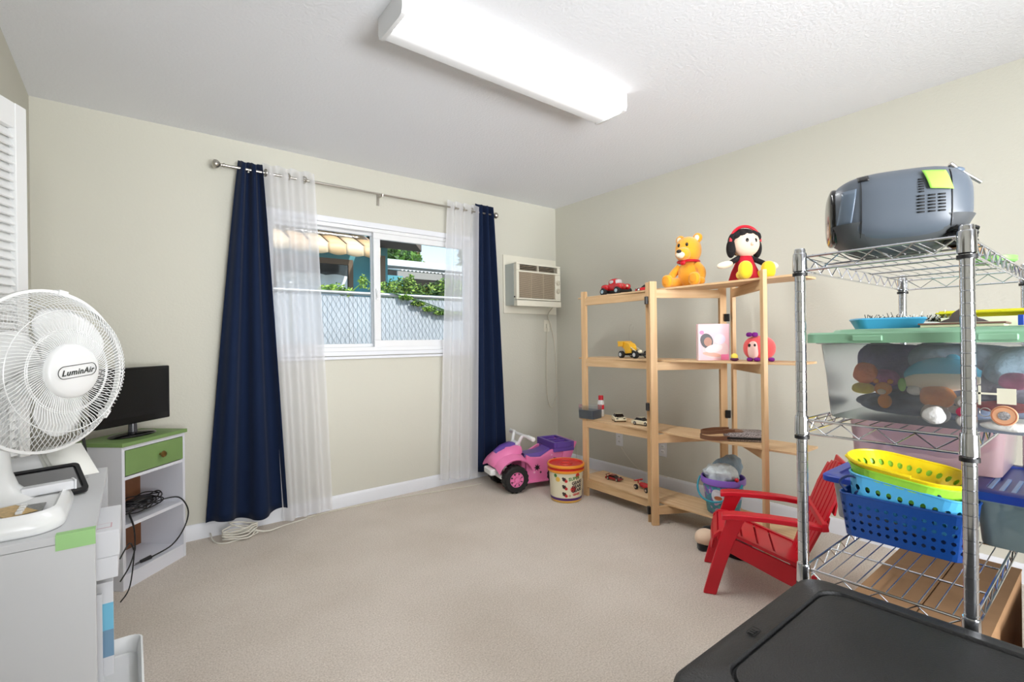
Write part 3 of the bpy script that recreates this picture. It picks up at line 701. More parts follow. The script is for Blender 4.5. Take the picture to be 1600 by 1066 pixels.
# yellow truck with aerial
yt = thing('toy_truck', 'yellow toy racing truck with a wire aerial on the second shelf', 'toy car', (2.755, 2.14, TP[1]), -PI / 2 - .15)
G().rings([[V((x, y, z)) for x, z in ((-.095, .085), (-.095, .11), (-.06, .112), (-.02, .10), (0, .075), (.0, .035), (-.05, .03), (-.06, .06))] for y in (-.032, .032)]).box(-.115, -.07, -.045, .045, .106, .118).box(-.11, -.06, -.046, -.041, .08, .115).box(-.11, -.06, .041, .046, .08, .115).go('bodywork', M_TYEL, yt, bevel=.002)
G().box(-.08, .09, -.022, .022, .018, .034).box(-.06, .05, -.034, .034, .022, .03).box(.085, .105, -.03, .03, .02, .03).box(.0, .03, -.02, .02, .034, .055).go('chassis', M_BLACK, yt, bevel=.002)
G().bar((.0, -.026, .075), (.055, -.026, .045), .005, .005).bar((.0, .026, .075), (.055, .026, .045), .005, .005).sup((.06, 0, .045), (.02, .016, .014), nu=12, nv=8).go('roll_cage', M_TCREAM, yt)
wheels(yt, (-.065, .072), .052, .025, .026, .55)
G().tube([(-.04, .0, .10), (-.043, .0, .16), (-.035, .0, .22), (-.01, .0, .235), (0, .0, .215), (-.012, .0, .195)], .0009, 5, smooth=6).go('aerial', M_STEEL, yt)
car('toy_car', 'cream toy car facing forward with dark hood lettering on the third shelf', 'toy car', (2.745, 2.27, TP[2]), TOC + .05, M_TCREAM, .105, .082, .052, .013, hood='ADU')
car('toy_car', 'cream toy car with black roof beside the hinged post, third shelf', 'toy car', (2.735, 2.06, TP[2]), TOC + .75, M_TCREAM, .135, .062, .05, .013, hood='A')
car('toy_car', 'glossy dark red toy sports car on the bottom shelf', 'toy car', (2.775, 2.345, TP[3]), TOC + .75, mat('wine_red', S(150, 24, 28), rough=.2, coat=.6), .125, .055, .035, .012, spoiler=True)
f1 = thing('toy_racer', 'red open-wheel toy racer beside the hinged post, bottom shelf', 'toy car', (2.745, 2.055, TP[3]), TOC + .5)
G().sup((-.0, 0, .03), (.05, .018, .018), .8, .8, nu=16, nv=8).sup((.055, 0, .022), (.03, .009, .009), .8, .8, nu=12, nv=8).box(-.068, -.052, -.036, .036, .052, .058).box(-.064, -.058, -.003, .003, .03, .054).box(.078, .09, -.034, .034, .014, .018).go('car_body', M_TRED, f1, bevel=.001)
wheels(f1, (-.045, .055), .036, .017, .016, .5)
# tub with dark beads and a red capped bottle
jb = thing('clear_tub', 'clear tub of dark blue beads at the third shelf\'s left end', 'tub', (2.70, 2.505, TP[2]), .12)
G().box(-.055, .055, -.062, .062, .0, .062).go('beads', mat('blue_beads', S(28, 58, 84), rough=.3, var=.5, vscale=160, bump=.6, scale=150), jb, kind='stuff', bevel=.004)
g = G().rings([[V((x, y, z)) for x, y in rr(.118 + .004 * z * 10, .132 + .004 * z * 10, .012)] for z in (-.0, .10)], capb=False); g.go('tub_wall', clear_mat('clear_plastic', S(226, 232, 236), .14), jb)
bo = thing('bottle', 'white bottle with bright red cap behind the clear tub', 'bottle', (2.815, 2.50, TP[2]))
G().lathe([(.022, 0), (.024, .004), (.024, .11), (.016, .125)], 20).go('bottle_body', M_WHITEPL, bo)
G().lathe([(.019, .1255), (.019, .155), (.016, .16)], 20).go('cap', M_RED, bo); G().lathe([(.0245, .055), (.0245, .09)], 20).go('label', M_RED, bo)
# storybook
bk = thing('picture_book', 'pink picture book standing upright on the second shelf', 'book', (2.72, 1.535, TP[1]), -math.radians(44))
M_BPINK = mat('cover_pink', S(240, 190, 200), rough=.35)
G().box(-.088, .088, -.0205, -.0175, 0, .215).box(-.088, .088, .0175, .0205, 0, .215).box(.0855, .0885, -.0205, .0205, 0, .215).go('cover', M_BPINK, bk, bevel=.001)
G().box(.0886, .0896, -.0195, .0, 0.002, .213).go('spine', mat('magenta', S(160, 16, 78), rough=.4), bk, ang=0)
G().box(.0886, .0893, .0, .0195, 0.002, .213).go('spine', mat('grey_brown', S(86, 74, 76), rough=.5), bk, ang=0)
G().box(-.084, .085, -.0172, .0172, .003, .211).go('pages', mat('page_cream', S(236, 230, 218), rough=.8), bk, ang=0)
def flat(name, poly, m_, k): return G().prism(poly, 0, .0006, T(0, -.0206 - .0002 * k, 0) @ RX(PI / 2)).go(name, m_, bk, ang=0)
def oval(cx, cy, rx, ry, n=20, a=0):
    return [(cx + rx * math.cos(t) * math.cos(a) - ry * math.sin(t) * math.sin(a), cy + rx * math.cos(t) * math.sin(a) + ry * math.sin(t) * math.cos(a)) for t in [2 * PI * i / n for i in range(n)]]
flat('printed_picture', oval(.01, .065, .075, .055), mat('print_rose', S(236, 204, 206), rough=.4), 1)
flat('printed_picture', oval(.035, .125, .032, .03), mat('print_lilac', S(222, 214, 232), rough=.4), 3)
flat('printed_picture', oval(-.04, .115, .036, .045, a=.3), mat('print_hair', S(52, 46, 50), rough=.4), 3)
flat('printed_picture', oval(-.033, .11, .023, .027), mat('print_skin', S(176, 118, 92), rough=.4), 5)
flat('printed_picture', oval(-.0, .07, .05, .024, a=.2), mat('print_pale', S(244, 222, 222), rough=.4), 7)
flat('printed_picture', oval(-.01, .035, .055, .012, a=-.15), mat('print_peach', S(228, 170, 150), rough=.4), 5)
flat('printed_picture', [(.04, .002), (.084, .002), (.084, .035), (.04, .035)], mat('print_hot_pink', S(244, 120, 170), rough=.4), 9)
flat('printed_picture', oval(-.068, .165, .013, .011), bpy.data.materials['print_hot_pink'], 9)
# round plush
M_FURR = mat('coral_fur', S(240, 84, 84), rough=.9, bump=1.0, scale=140, sheen=.4)
M_PURP = mat('purple_fur', S(120, 20, 130), rough=.8, bump=.5, scale=120)
pb = thing('round_plush', 'round coral plush toy with purple bow on the second shelf', 'plush toy', (2.745, 1.275, TP[1]), TOC - .5)
G().sup((-.02, 0, .072), (.075, .082, .07), .9, .95).go('plush_body', M_FURR, pb)
G().sup((.045, -.028, .062), (.016, .028, .05), .9, .9).go('face_patch', mat('peach_fur', S(246, 206, 196), rough=.9), pb)
for y in (-.014, -.04): G().sup((.054, y - .006, .088), (.007, .0075, .01), nu=12, nv=8).go('eye', M_BLACKG, pb)
for y in (-.02, -.048): G().sup((.02, y, .148), (.014, .016, .013), .8, .8).go('bow', M_PURP, pb)
for y in (.06, -.01, -.045): G().sup((.045, y, .011), (.022, .016, .011), .8, .8).go('foot', M_PURP, pb)
bl_ = thing('toy_ball', 'small yellow and plum plush ball beside the coral plush', 'toy ball', (2.665, 1.375, TP[1]), TOC)
G().sup((0, 0, .026), (.018, .019, .018)).go('ball', mat('pale_yellow', S(240, 216, 92), rough=.8), bl_)
G().sup((0, 0, .011), (.021, .022, .011)).go('cup', mat('plum', S(84, 30, 66), rough=.8), bl_)
# bag with brown straps
M_TWEED = mat('tweed', S(150, 140, 138), rough=.9, var=.85, vscale=170, bump=.6, scale=200)
M_LEA = mat('brown_leather', S(118, 78, 54), rough=.45)
hb = thing('handbag', 'tweed handbag with brown leather straps lying on the third shelf', 'handbag', (2.755, 1.40, TP[2]), -.95)
G().rings([[V((x + .03, y, z)) for x, y in rr(w_, d_, .02)] for w_, d_, z in ((.20, .15, 0), (.215, .165, .010), (.215, .165, .028), (.195, .145, .046))]).go('bag_body', M_TWEED, hb, ang=60)
G().box(-.10, .10, -.0855, -.080, .012, .026).go('zip', M_BLACK, hb, bevel=.002)
G().sup((-.03, .0, .044), (.055, .05, .008), .6, .8).go('flap', M_LEA, hb)
def strap(P, w_, name='strap'):
    P = spline([V(p) for p in P], 6); g = G(); R = []
    for i, p in enumerate(P):
        t = (P[min(i + 1, len(P) - 1)] - P[max(i - 1, 0)]).normalized(); s_ = V((0, 0, 1))
        R.append([p + s_ * w_ / 2 + t.cross(s_) * .0025, p + s_ * w_ / 2 - t.cross(s_) * .0025, p - s_ * w_ / 2 - t.cross(s_) * .0025, p - s_ * w_ / 2 + t.cross(s_) * .0025])
    return g.rings(R)
strap([(-.03, -.05, .052), (-.10, -.065, .050), (-.17, -.055, .040), (-.205, -.01, .036), (-.185, .035, .038), (-.12, .05, .046), (-.05, .03, .052)], .020).go('strap', M_LEA, hb)
strap([(-.03, -.07, .020), (-.11, -.09, .016), (-.17, -.08, .014), (-.21, -.03, .014), (-.20, .02, .014)], .024).go('strap', M_LEA, hb)

# sitting plush toys (generic soft toys in the photo's colours)
M_AMB = mat('amber_plush', S(244, 168, 34), rough=.95, bump=.9, scale=160, sheen=.5)
M_AMBL = mat('pale_plush', S(246, 232, 206), rough=.95, sheen=.4)
tb = thing('plush_bear', 'amber plush bear sitting at the left of the doll on the top shelf', 'plush toy', (2.765, 1.715, TP[0]), TOC - .8)
g = G().sup((-.01, 0, .085), (.062, .068, .088), .9, .9).sup((.0, 0, .235), (.078, .076, .085), .9, .9, nu=28, nv=18)
g.sup((.07, 0, .205), (.05, .045, .04), .9, .9)
for s_ in (-1, 1):
    g.sup((-.01, s_ * .055, .305), (.018, .03, .032), .9, .9, M=RX(-s_ * .5).to_3x3().to_4x4()).tube([(.0, s_ * .055, .135), (.02, s_ * .095, .09), (.05, s_ * .1, .035)], lambda t: .026 - .004 * t, 12, smooth=5).sup((.055, s_ * .1, .03), (.028, .028, .026))
    g.tube([(-.01, s_ * .045, .035), (.06, s_ * .075, .032), (.10, s_ * .085, .032)], lambda t: .034 - .004 * t, 12, smooth=4)
g.go('plush_body', M_AMB, tb, ang=70)
for s_ in (-1, 1):
    G().sup((.108, s_ * .088, .04), (.022, .034, .04), .8, .8).go('foot', M_AMB, tb)
    G().sup((.13, s_ * .088, .042), (.006, .022, .027)).go('foot_pad', mat('honey_pad', S(226, 146, 40), rough=.9), tb)
    G().sup((.072, s_ * .026, .26), (.007, .009, .012)).go('eye', M_BLACKG, tb)
    G().sup((-.0, s_ * .057, .305), (.014, .018, .02)).go('ear_lining', M_AMBL, tb)
G().sup((.095, 0, .198), (.03, .033, .026)).go('muzzle', M_AMBL, tb)
G().sup((.124, 0, .214), (.012, .016, .011)).go('nose', M_BLACK, tb)
G().tube([(.066 * math.cos(t), .062 * math.sin(t), .162) for t in [2 * PI * i / 24 for i in range(24)]], .008, 8, closed=True).sup((.075, 0, .15), (.012, .018, .016)).go('collar', M_RED, tb)

M_SKIN = mat('doll_skin', S(240, 208, 186), rough=.9); M_HAIR = mat('black_yarn', S(26, 22, 24), rough=.95, bump=.8, scale=120)
M_DRESS = mat('red_dress', S(186, 16, 40), rough=.85, bump=.2, scale=200); M_BOOT = mat('yellow_plush', S(244, 208, 30), rough=.85, sheen=.4)
dl = thing('rag_doll', 'rag doll with black hair, red dress and big yellow boots, top shelf', 'doll', (2.755, 1.355, TP[0]), TOC + .1)
G().lathe([(.078, .0), (.085, .012), (.07, .06), (.05, .105), (.038, .14), (.02, .15)], 28).go('dress', M_DRESS, dl, ang=60)
G().sup((0.01, 0, .212), (.066, .074, .074), .95, .95, nu=28, nv=18).sup((.078, 0, .200), (.010, .010, .009)).go('head', M_SKIN, dl, ang=70)
g = G().sup((-.016, 0, .226), (.070, .082, .078), .9, .95, nu=28, nv=18)
for i in range(7):
    t = -1.35 + i * .45; g.sup((.046 * math.cos(t) * .9, .072 * math.sin(t), .268 - .012 * abs(t)), (.022, .024, .022), nu=12, nv=8)
for s_ in (-1, 1): g.sup((-.005, s_ * .078, .19), (.034, .022, .055))
g.go('hair', M_HAIR, dl, ang=70)
band = G().tube([(.0 + .01, .088 * math.cos(t), .225 + .088 * math.sin(t)) for t in [PI * i / 20 for i in range(21)]], .0085, 8).go('headband', M_RED, dl)
for s_ in (-1, 1):
    G().sup((.068, s_ * .024, .222), (.007, .010, .013)).go('eye', M_BLACKG, dl)
    G().tube([(.0, s_ * .035, .135), (.015, s_ * .075, .115), (.025, s_ * .10, .10)], .015, 10, smooth=4).go('sleeve', M_HAIR, dl)
    G().sup((.03, s_ * .135, .09), (.03, .045, .02), .9, .9, M=RX(-s_ * .2).to_3x3().to_4x4()).go('mitten', M_AMBL, dl)
    G().tube([(.02, s_ * .04, .025), (.08, s_ * .055, .03)], .018, 10).go('leg', M_HAIR, dl)
    g = G().tube([(.05, s_ * .055, .03), (.085, s_ * .062, .032)], .026, 12).sup((.115, s_ * .066, .05), (.034, .036, .05), .85, .9)
    g.go('boot', M_BOOT, dl, ang=60)
G().tube([(.058, -.02, .187), (.066, 0, .18), (.058, .02, .187)], .0022, 6, smooth=4).go('mouth', mat('mouth_red', S(150, 30, 40), rough=.6), dl)
tag(G().tube([(2.735, 1.245, TP[0] - .015), (2.615, 1.235, 1.43), (2.605, 1.25, 1.395), (2.60, 1.268, 1.37)], .0045, 8, smooth=5).go('ribbon', M_BLACK), 'short black cord hanging below the top shelf by the right post', 'ribbon') if False else None

# ------------------------------------------------------------------ purple beach bucket with bags
pk = thing('beach_bucket', 'purple and teal beach bucket standing on the bottom shelf', 'bucket', (2.755, 1.50, TP[3]), TOC - .9)
M_PUR = mat('purple_plastic', S(140, 100, 200), rough=.35); M_TEAL = mat('teal_plastic', S(50, 150, 170), rough=.35)
def confetti(name, base, cols, sc, th=.62):
    m_ = mat(name, base, rough=.45); n = m_.node_tree; L = n.links.new; P_ = n.nodes['Principled BSDF']
    tc = n.nodes.new('ShaderNodeTexCoord'); vo = n.nodes.new('ShaderNodeTexVoronoi'); vo.inputs['Scale'].default_value = sc; L(tc.outputs['Object'], vo.inputs['Vector'])
    r_ = n.nodes.new('ShaderNodeValToRGB'); r_.color_ramp.interpolation = 'CONSTANT'
    sp_ = n.nodes.new('ShaderNodeSeparateColor'); L(vo.outputs['Color'], sp_.inputs[0]); L(sp_.outputs[0], r_.inputs[0])
    e = r_.color_ramp.elements; e[0].position = 0; e[0].color = base; e[1].position = th; e[1].color = cols[0]
    for i, c in enumerate(cols[1:]): k = e.new(th + (1 - th) * (i + 1) / len(cols)); k.color = c
    L(r_.outputs[0], P_.inputs['Base Color']); return m_
G().lathe([(.080, 0), (.088, .004), (.106, .135), (.112, .175)], 40, capb=False).go('bucket_wall', confetti('bucket_print', S(70, 152, 176), [S(130, 100, 190), S(206, 170, 210), S(90, 180, 190)], 60, .62), pk, solid=.003, ang=60)
G().lathe([(.112, .172), (.118, .172), (.124, .178), (.124, .205), (.120, .212), (.114, .207), (.112, .172)], 40, capa=False, capb=False).go('rim', M_PUR, pk, ang=40)
P = [V((.125 * math.cos(t), .125 * math.sin(t), .19 - .105 * math.sin(t - .35) ** 1 if 0 else .19)) for t in [0]]
P = []
for i in range(25):
    t = -PI / 2 + PI * i / 24; P.append(V((.03 + .115 * math.cos(t), .13 * math.sin(t), .19 - .10 * math.cos(t))))
G().tube(P, .006, 8).go('handle', M_TEAL, pk)
g = G()
def dec(cx, cz, rx, rz_, m_, off, n=24):
    pts = []
    for i in range(n):
        t = 2 * PI * i / n; a_ = cx + rx * math.cos(t) / .10; z = cz + rz_ * math.sin(t); r_ = .082 + .15 * z * .9
        pts.append(V(((r_ + off) * math.cos(a_), (r_ + off) * math.sin(a_), z)))
    return G().add(pts, [tuple(range(n))]).go('sticker', m_, pk, ang=0)
dec(.20, .115, .032, .042, mat('sticker_white', S(230, 230, 238), rough=.4), .012)
dec(.24, .106, .021, .012, mat('sticker_rust', S(196, 110, 70), rough=.4), .0135)
G().sup((.05, .108, .218), (.012, .012, .012)).go('red_knob', M_RED, pk)
M_FILM = clear_mat('plastic_film', S(236, 244, 248), .72, rough=.15, var=.2); M_FILMB = clear_mat('blue_film', S(160, 184, 204), .75, rough=.2)
def crumple(seed, c, r, amp):
    rd = random.Random(seed); ph = [rd.uniform(0, 6) for _ in range(6)]
    def wq(p):
        n_ = .8 * math.sin(p.x * 90 + p.z * 70 + ph[4]) * math.sin(p.y * 80 + ph[5]) + math.sin(p.x * 60 + ph[0]) * math.sin(p.y * 55 + ph[1]) + .7 * math.sin(p.z * 80 + ph[2] + p.x * 40) + .4 * math.sin(p.y * 150 + ph[3])
        return p * (1 + amp * n_)
    return G().sup(c, r, .9, .9, nu=30, nv=18, warp=wq)
pf = tag(crumple(3, (0, 0, 0), (.090, .096, .06), .10).go('plastic_bag', mat('bag_white', S(214, 226, 230), rough=.3, coat=.4, var=.16, vscale=30, bump=.8, scale=60), ang=30), 'crumpled pale plastic bag filling the purple bucket', 'plastic bag'); pf.location = (2.745, 1.51, .355)
pf = tag(crumple(5, (0, 0, 0), (.03, .09, .075), .12).go('plastic_bag', mat('bag_blue', S(134, 158, 176), rough=.35, coat=.3, bump=.8, scale=60), ang=30), 'blue grey plastic bag at the back of the purple bucket', 'plastic bag'); pf.location = (2.80, 1.49, .385); pf.rotation_euler = (0.35, 0, TOC)

# ------------------------------------------------------------------ plush slippers
M_FELT = mat('black_felt', S(20, 20, 22), rough=.95, sheen=.4); M_CRF = mat('cream_felt', S(234, 208, 180), rough=.95, sheen=.3)
def slipper(loc, rz, label):
    t = thing('plush_slipper', label, 'slipper', loc, rz, rot=None)
    G().rings([[V((x * (1 - .25 * (x < 0)) * k, y * k * (.85 if x < 0 else 1), z)) for x, y in oval(0, 0, .115, .05, 28)] for k, z in ((.94, 0), (1, .008), (1, .03), (.92, .042))]).go('sole', M_FELT, t, ang=60)
    G().sup((.055, 0, .062), (.062, .052, .042), .9, .9).go('upper', M_CRF, t)
    G().tube([(-.0, .05, .05), (-.05, .042, .06), (-.085, .02, .062), (-.09, 0, .062), (-.085, -.02, .062), (-.05, -.042, .06), (0, -.05, .05)], .019, 10, smooth=5).go('collar', M_FELT, t)
    return t
slipper((2.54, 1.47, 0), TOC - .75, 'cream and black plush slipper on the carpet before the shelving')
slipper((2.52, 1.325, 0), TOC + PI + .5, 'black plush slipper with cream toe seen under the red chair')

# ------------------------------------------------------------------ gears bucket
gb = thing('toy_bucket', 'round toy bucket with red lid and printed label on the carpet', 'bucket', (2.495, 2.562, 0), TOC + .02)
M_ORG = mat('orange_plastic', S(240, 150, 44), rough=.35); M_LBL = mat('label_cream', S(232, 224, 196), rough=.45)
G().lathe([(.104, 0), (.110, .004), (.112, .03), (.121, .20), (.123, .222)], 48).go('bucket_wall', mat('amber_plastic', S(236, 190, 90), rough=.35), gb, ang=60)
rad = lambda z: .1125 + (z - .03) * .053
G().lathe([(rad(.032) + .0006, .032), (rad(.21) + .0006, .21)], 48, capa=False, capb=False).go('label_band', M_LBL, gb, ang=60)
G().lathe([(rad(.018) + .001, .018), (rad(.036) + .001, .036)], 48, capa=False, capb=False).go('label_band', mat('dark_purple', S(82, 40, 110), rough=.4), gb, ang=60)
ld = G().lathe([(.124, .215), (.133, .218), (.133, .236), (.127, .24), (.129, .246), (.133, .250), (.134, .262), (.128, .268), (.120, .266), (.117, .258), (.05, .256), (.045, .263), (.036, .263), (.032, .254), (.01, .254)], 48, capa=False).go('lid', mat('red_lid', S(208, 50, 40), rough=.35), gb, ang=40)
G().lathe([(.1335, .249), (.1365, .252), (.1365, .262), (.131, .270), (.125, .268)], 48, capa=False, capb=False).go('lid_edge', M_ORG, ld, ang=50)
G().lathe([(.1345, .218), (.1345, .232)], 48, capa=False, capb=False).go('bucket_edge', M_ORG, gb)
for i in range(8):
    t = 2 * PI * i / 8; G().box(.06, .108, -.008, .008, .2562, .2575, RZ(t)).go('lid_emboss', bpy.data.materials['red_lid'], ld)
def wrap(th0, z0, rt_=0, kx=1):
    def f(p):
        c, s_ = math.cos(rt_), math.sin(rt_); x, y = p.x * c - p.y * s_, p.x * s_ + p.y * c
        z = z0 + y; r_ = rad(z) + .0012 + p.z; a_ = th0 + x / rad(z)
        return V((r_ * math.cos(a_), r_ * math.sin(a_), z))
    return f
GRN = mat('label_green', S(70, 130, 60), rough=.4); LRED = mat('label_red', S(206, 40, 40), rough=.4); LYEL = mat('label_yellow', S(236, 190, 80), rough=.4); LDK = mat('label_dark', S(52, 40, 40), rough=.4)
text('SUPER', .032, None, GRN, 'lettering', gb, .0003, bend=wrap(.40, .176, .12), bold=.0012)
for i, z in enumerate((.146, .118, .090)): text('GEARS', .032, None, LDK, 'lettering', gb, .0003, bend=wrap(.62, z, .12), bold=.0014)
text('GEARS', .02, None, LRED, 'lettering', gb, .0003, bend=wrap(.55, .062, .05), bold=.001)
def gear(th0, z0, r_, m_, teeth=10):
    g = G(); pts = []
    for i in range(teeth * 4):
        t = 2 * PI * i / (teeth * 4); k = r_ * (1 if i % 4 in (0, 1) else .78); pts.append(V((k * math.cos(t), k * math.sin(t), 0)))
    f = wrap(th0, z0); g.add([f(p + V((0, 0, .0002))) for p in pts] + [f(V((0, 0, .0002)))], [(i, (i + 1) % len(pts), len(pts)) for i in range(len(pts))])
    return g.go('printed_gear', m_, gb, ang=0)
gear(.33, .10, .024, LRED); gear(.62, .196, .02, LRED); gear(-.62, .17, .020, LYEL); gear(-.78, .195, .014, GRN, 8)
for k, z in enumerate((.172, .118, .066)):
    rd = random.Random(k); gear(-.23, z, .015, LDK, 7); gear(-.12, z - .012, .012, LRED, 7); gear(-.3, z + .008, .009, LDK, 6)
gear(.1, .055, .010, mat('label_tan', S(206, 176, 140), rough=.4), 4)

# ------------------------------------------------------------------ pink ride-on
M_PK = mat('pink_plastic', S(240, 128, 182), rough=.28); M_VI = mat('violet_plastic', S(102, 72, 162), rough=.35)
at_ = thing('ride_on_toy', 'pink and purple ride-on quad bike toy by the window wall', 'ride-on toy', (2.46, 3.03, 0), math.radians(-14))
def section(P): return [V(p) for p in P]
# hood: loft of arched sections from nose (x=-.27) to cowl (x=-.03)
R = []
for x, w_, zt_, zb_ in ((-.275, .055, .235, .20), (-.262, .085, .262, .185), (-.22, .115, .300, .19), (-.16, .125, .335, .215), (-.09, .115, .350, .25), (-.03, .075, .335, .28)):
    ring_ = []
    for i in range(17):
        t = PI * i / 16; ring_.append(V((x, w_ * math.cos(t), zb_ + (zt_ - zb_) * math.sin(t) ** .7)))
    for i in range(1, 8): ring_.append(V((x, -w_ + 2 * w_ * i / 8, zb_ - .004)))
    R.append(ring_)
G().rings(R).go('hood', M_PK, at_, ang=50)
for s_ in (-1, 1):     # fenders arching over the wheels
    R = []
    for i in range(11):
        t = math.radians(20 + 140 * i / 10); x = -.13 - .145 * math.cos(t); z = .125 + .145 * math.sin(t)
        R.append([V((x, s_ * .07, z + .03)), V((x, s_ * .15, z + .006)), V((x, s_ * .185, z - .012)), V((x, s_ * .18, z - .020)), V((x, s_ * .07, z + .018))])
    G().rings(R).go('fender', M_PK, at_, ang=60)
R = []
for x, w_, z in ((-.235, .03, .303), (-.18, .05, .336), (-.10, .058, .358), (-.045, .05, .348)):
    R.append([V((x, -w_, z - .018)), V((x, -w_ * .6, z)), V((x, w_ * .6, z)), V((x, w_, z - .018))])
G().rings(R).go('hood_panel', M_VI, at_, ang=50)
# body: side skirts, step, seat, rear
for s_ in (-1, 1):
    y0_, y1_ = s_ * .10, s_ * .145
    G().prism([(-.03, .06), (.22, .06), (.30, .15), (.36, .30), (.20, .29), (.10, .24), (.02, .25), (-.02, .27)], -.012, .012, T(0, s_ * .122, 0) @ RX(PI / 2)).box(-.03, .22, min(y0_, y1_) - .0, max(y0_, y1_), .05, .066).go('side_skirt', M_PK, at_, bevel=.006)
G().box(-.05, .30, -.11, .11, .09, .235).go('chassis', M_PK, at_, bevel=.02)
R = []
for x, w_, z in ((-.0, .06, .262), (.05, .082, .262), (.14, .09, .265), (.20, .09, .285), (.235, .085, .30)):
    R.append([V((x, -w_, z - .035)), V((x, -w_ * .75, z)), V((x, w_ * .75, z)), V((x, w_, z - .035))])
G().rings(R).go('seat', M_VI, at_, ang=50)
G().box(.215, .40, -.15, .15, .27, .30).box(.215, .24, -.15, .15, .30, .345).box(.375, .40, -.15, .15, .30, .345).box(.24, .375, -.15, -.125, .30, .345).box(.24, .375, .125, .15, .30, .345).box(.24, .375, -.045, -.03, .30, .34).box(.24, .375, .03, .045, .30, .34).go('rear_rack', M_VI, at_, bevel=.004)
G().prism([(.28, .12), (.34, .14), (.43, .335), (.40, .345), (.30, .27)], -.146, .146, RX(PI / 2)).go('rear_fender', M_PK, at_, bevel=.006)
# front bumper, fork, handlebar
G().box(-.30, -.25, -.075, .075, .125, .175).box(-.29, -.16, -.02, .02, .135, .165).box(-.24, -.20, -.13, .13, .105, .135).go('bumper', M_WHITEPL, at_, bevel=.012)
for s_ in (-1, 1): G().bar((-.20, s_ * .075, .22), (-.16, s_ * .10, .11), .03, .03).go('fork_leg', M_WHITEPL, at_, bevel=.006)
G().bar((-.13, 0, .10), (-.13, 0, .101), .02, .02).cyl((-.13, -.17, .10), (-.13, .17, .10), .012).cyl((.24, -.15, .085), (.24, .15, .085), .012).go('axle', M_STEEL, at_)
hbk = [(-.005, -.205, .405), (-.02, -.10, .415), (-.035, -.075, .40), (-.055, -.045, .345), (-.055, .045, .345), (-.035, .075, .40), (-.02, .10, .415), (-.005, .205, .405)]
G().tube(hbk, .0125, 10, smooth=4).cyl((-.02, -.10, .415), (-.02, .10, .415), .010).cyl((-.055, -.05, .34), (-.055, .05, .34), .022).go('handlebar', M_WHITEPL, at_, ang=60)
for s_ in (-1, 1): G().cyl((-.005, s_ * .13, .409), (.0, s_ * .212, .404), .0165).sup((0, s_ * .214, .404), (.018, .006, .018)).go('grip', M_WHITEPL, at_, ang=50)
def quad_wheel(x, y, r, w_):
    g = G(); n = 36; R = []
    for i in range(n):
        t = 2 * PI * i / n; k = r if i % 2 else r * .94
        R.append([V((x + q * math.cos(t), y + yy, r * 1.0 + q * math.sin(t))) for q, yy in ((r * .55, -w_ / 2), (r * .86, -w_ / 2), (k, -w_ * .36), (k, w_ * .36), (r * .86, w_ / 2), (r * .55, w_ / 2))])
    k = g.rings(R, loop=True).go('wheel', M_RUBBER, at_, ang=30)
    h = G().cyl((x, y - w_ * .42, r), (x, y + w_ * .42, r), r * .55, seg=28)
    for s_ in (-1, 1):
        for i in range(8):
            t = 2 * PI * i / 8; h.cyl((x + r * .36 * math.cos(t), y + s_ * w_ * .42, r + r * .36 * math.sin(t)), (x + r * .36 * math.cos(t), y + s_ * w_ * .52, r + r * .36 * math.sin(t)), r * .12, seg=8)
        h.cyl((x, y + s_ * w_ * .42, r), (x, y + s_ * w_ * .56, r), r * .2, seg=12)
    h.go('wheel_hub', M_PK, k, ang=40)
    g2 = G()
    for i in range(8):
        t = 2 * PI * (i + .5) / 8; g2.cyl((x + r * .40 * math.cos(t), y - w_ * .425, r + r * .40 * math.sin(t)), (x + r * .40 * math.cos(t), y - w_ * .43, r + r * .40 * math.sin(t)), r * .085, seg=8)
    g2.go('hub_holes', M_BLACK, k)
for s_ in (-1, 1):
    quad_wheel(-.13, s_ * .15, .105, .085); quad_wheel(.25, s_ * .14, .095, .08)
def star(cx, cz, r_, n_, m_, y=-.1348):
    pts = [(cx + (r_ if i % 2 else r_ * .45) * math.cos(PI * i / n_), cz + (r_ if i % 2 else r_ * .45) * math.sin(PI * i / n_)) for i in range(2 * n_)]
    G().prism(pts, 0, .0008, T(0, y, 0) @ RX(PI / 2)).go('decal', m_, at_, ang=0)
star(.07, .165, .030, 7, M_BLACK); star(.10, .125, .012, 5, M_BLACK); star(.045, .13, .012, 5, mat('decal_pale', S(250, 190, 214), rough=.3)); star(.225, .215, .018, 5, M_BLACK); star(.20, .25, .010, 5, bpy.data.materials['decal_pale'])
tag(G().tube([(3.02, 3.11, .0), (3.04, 3.10, .18), (3.06, 3.09, .29), (3.10, 3.07, .27), (3.11, 3.06, .16), (3.11, 3.06, .0)], .0016, 6, smooth=5).go('wire_loop', M_STEEL), 'thin wire loop sticking up behind the toy bucket', 'wire')

# ------------------------------------------------------------------ red child's lounge chair
A = V((2.042, 1.20, 0)); Bf = V((2.353, 1.377, 0)); lat = (Bf - A).normalized(); CRZ = math.atan2(lat.y, lat.x)
ch = thing('child_chair', 'red plastic slatted child\'s lounge chair beside the wire rack', 'chair', (A + Bf) / 2, CRZ)
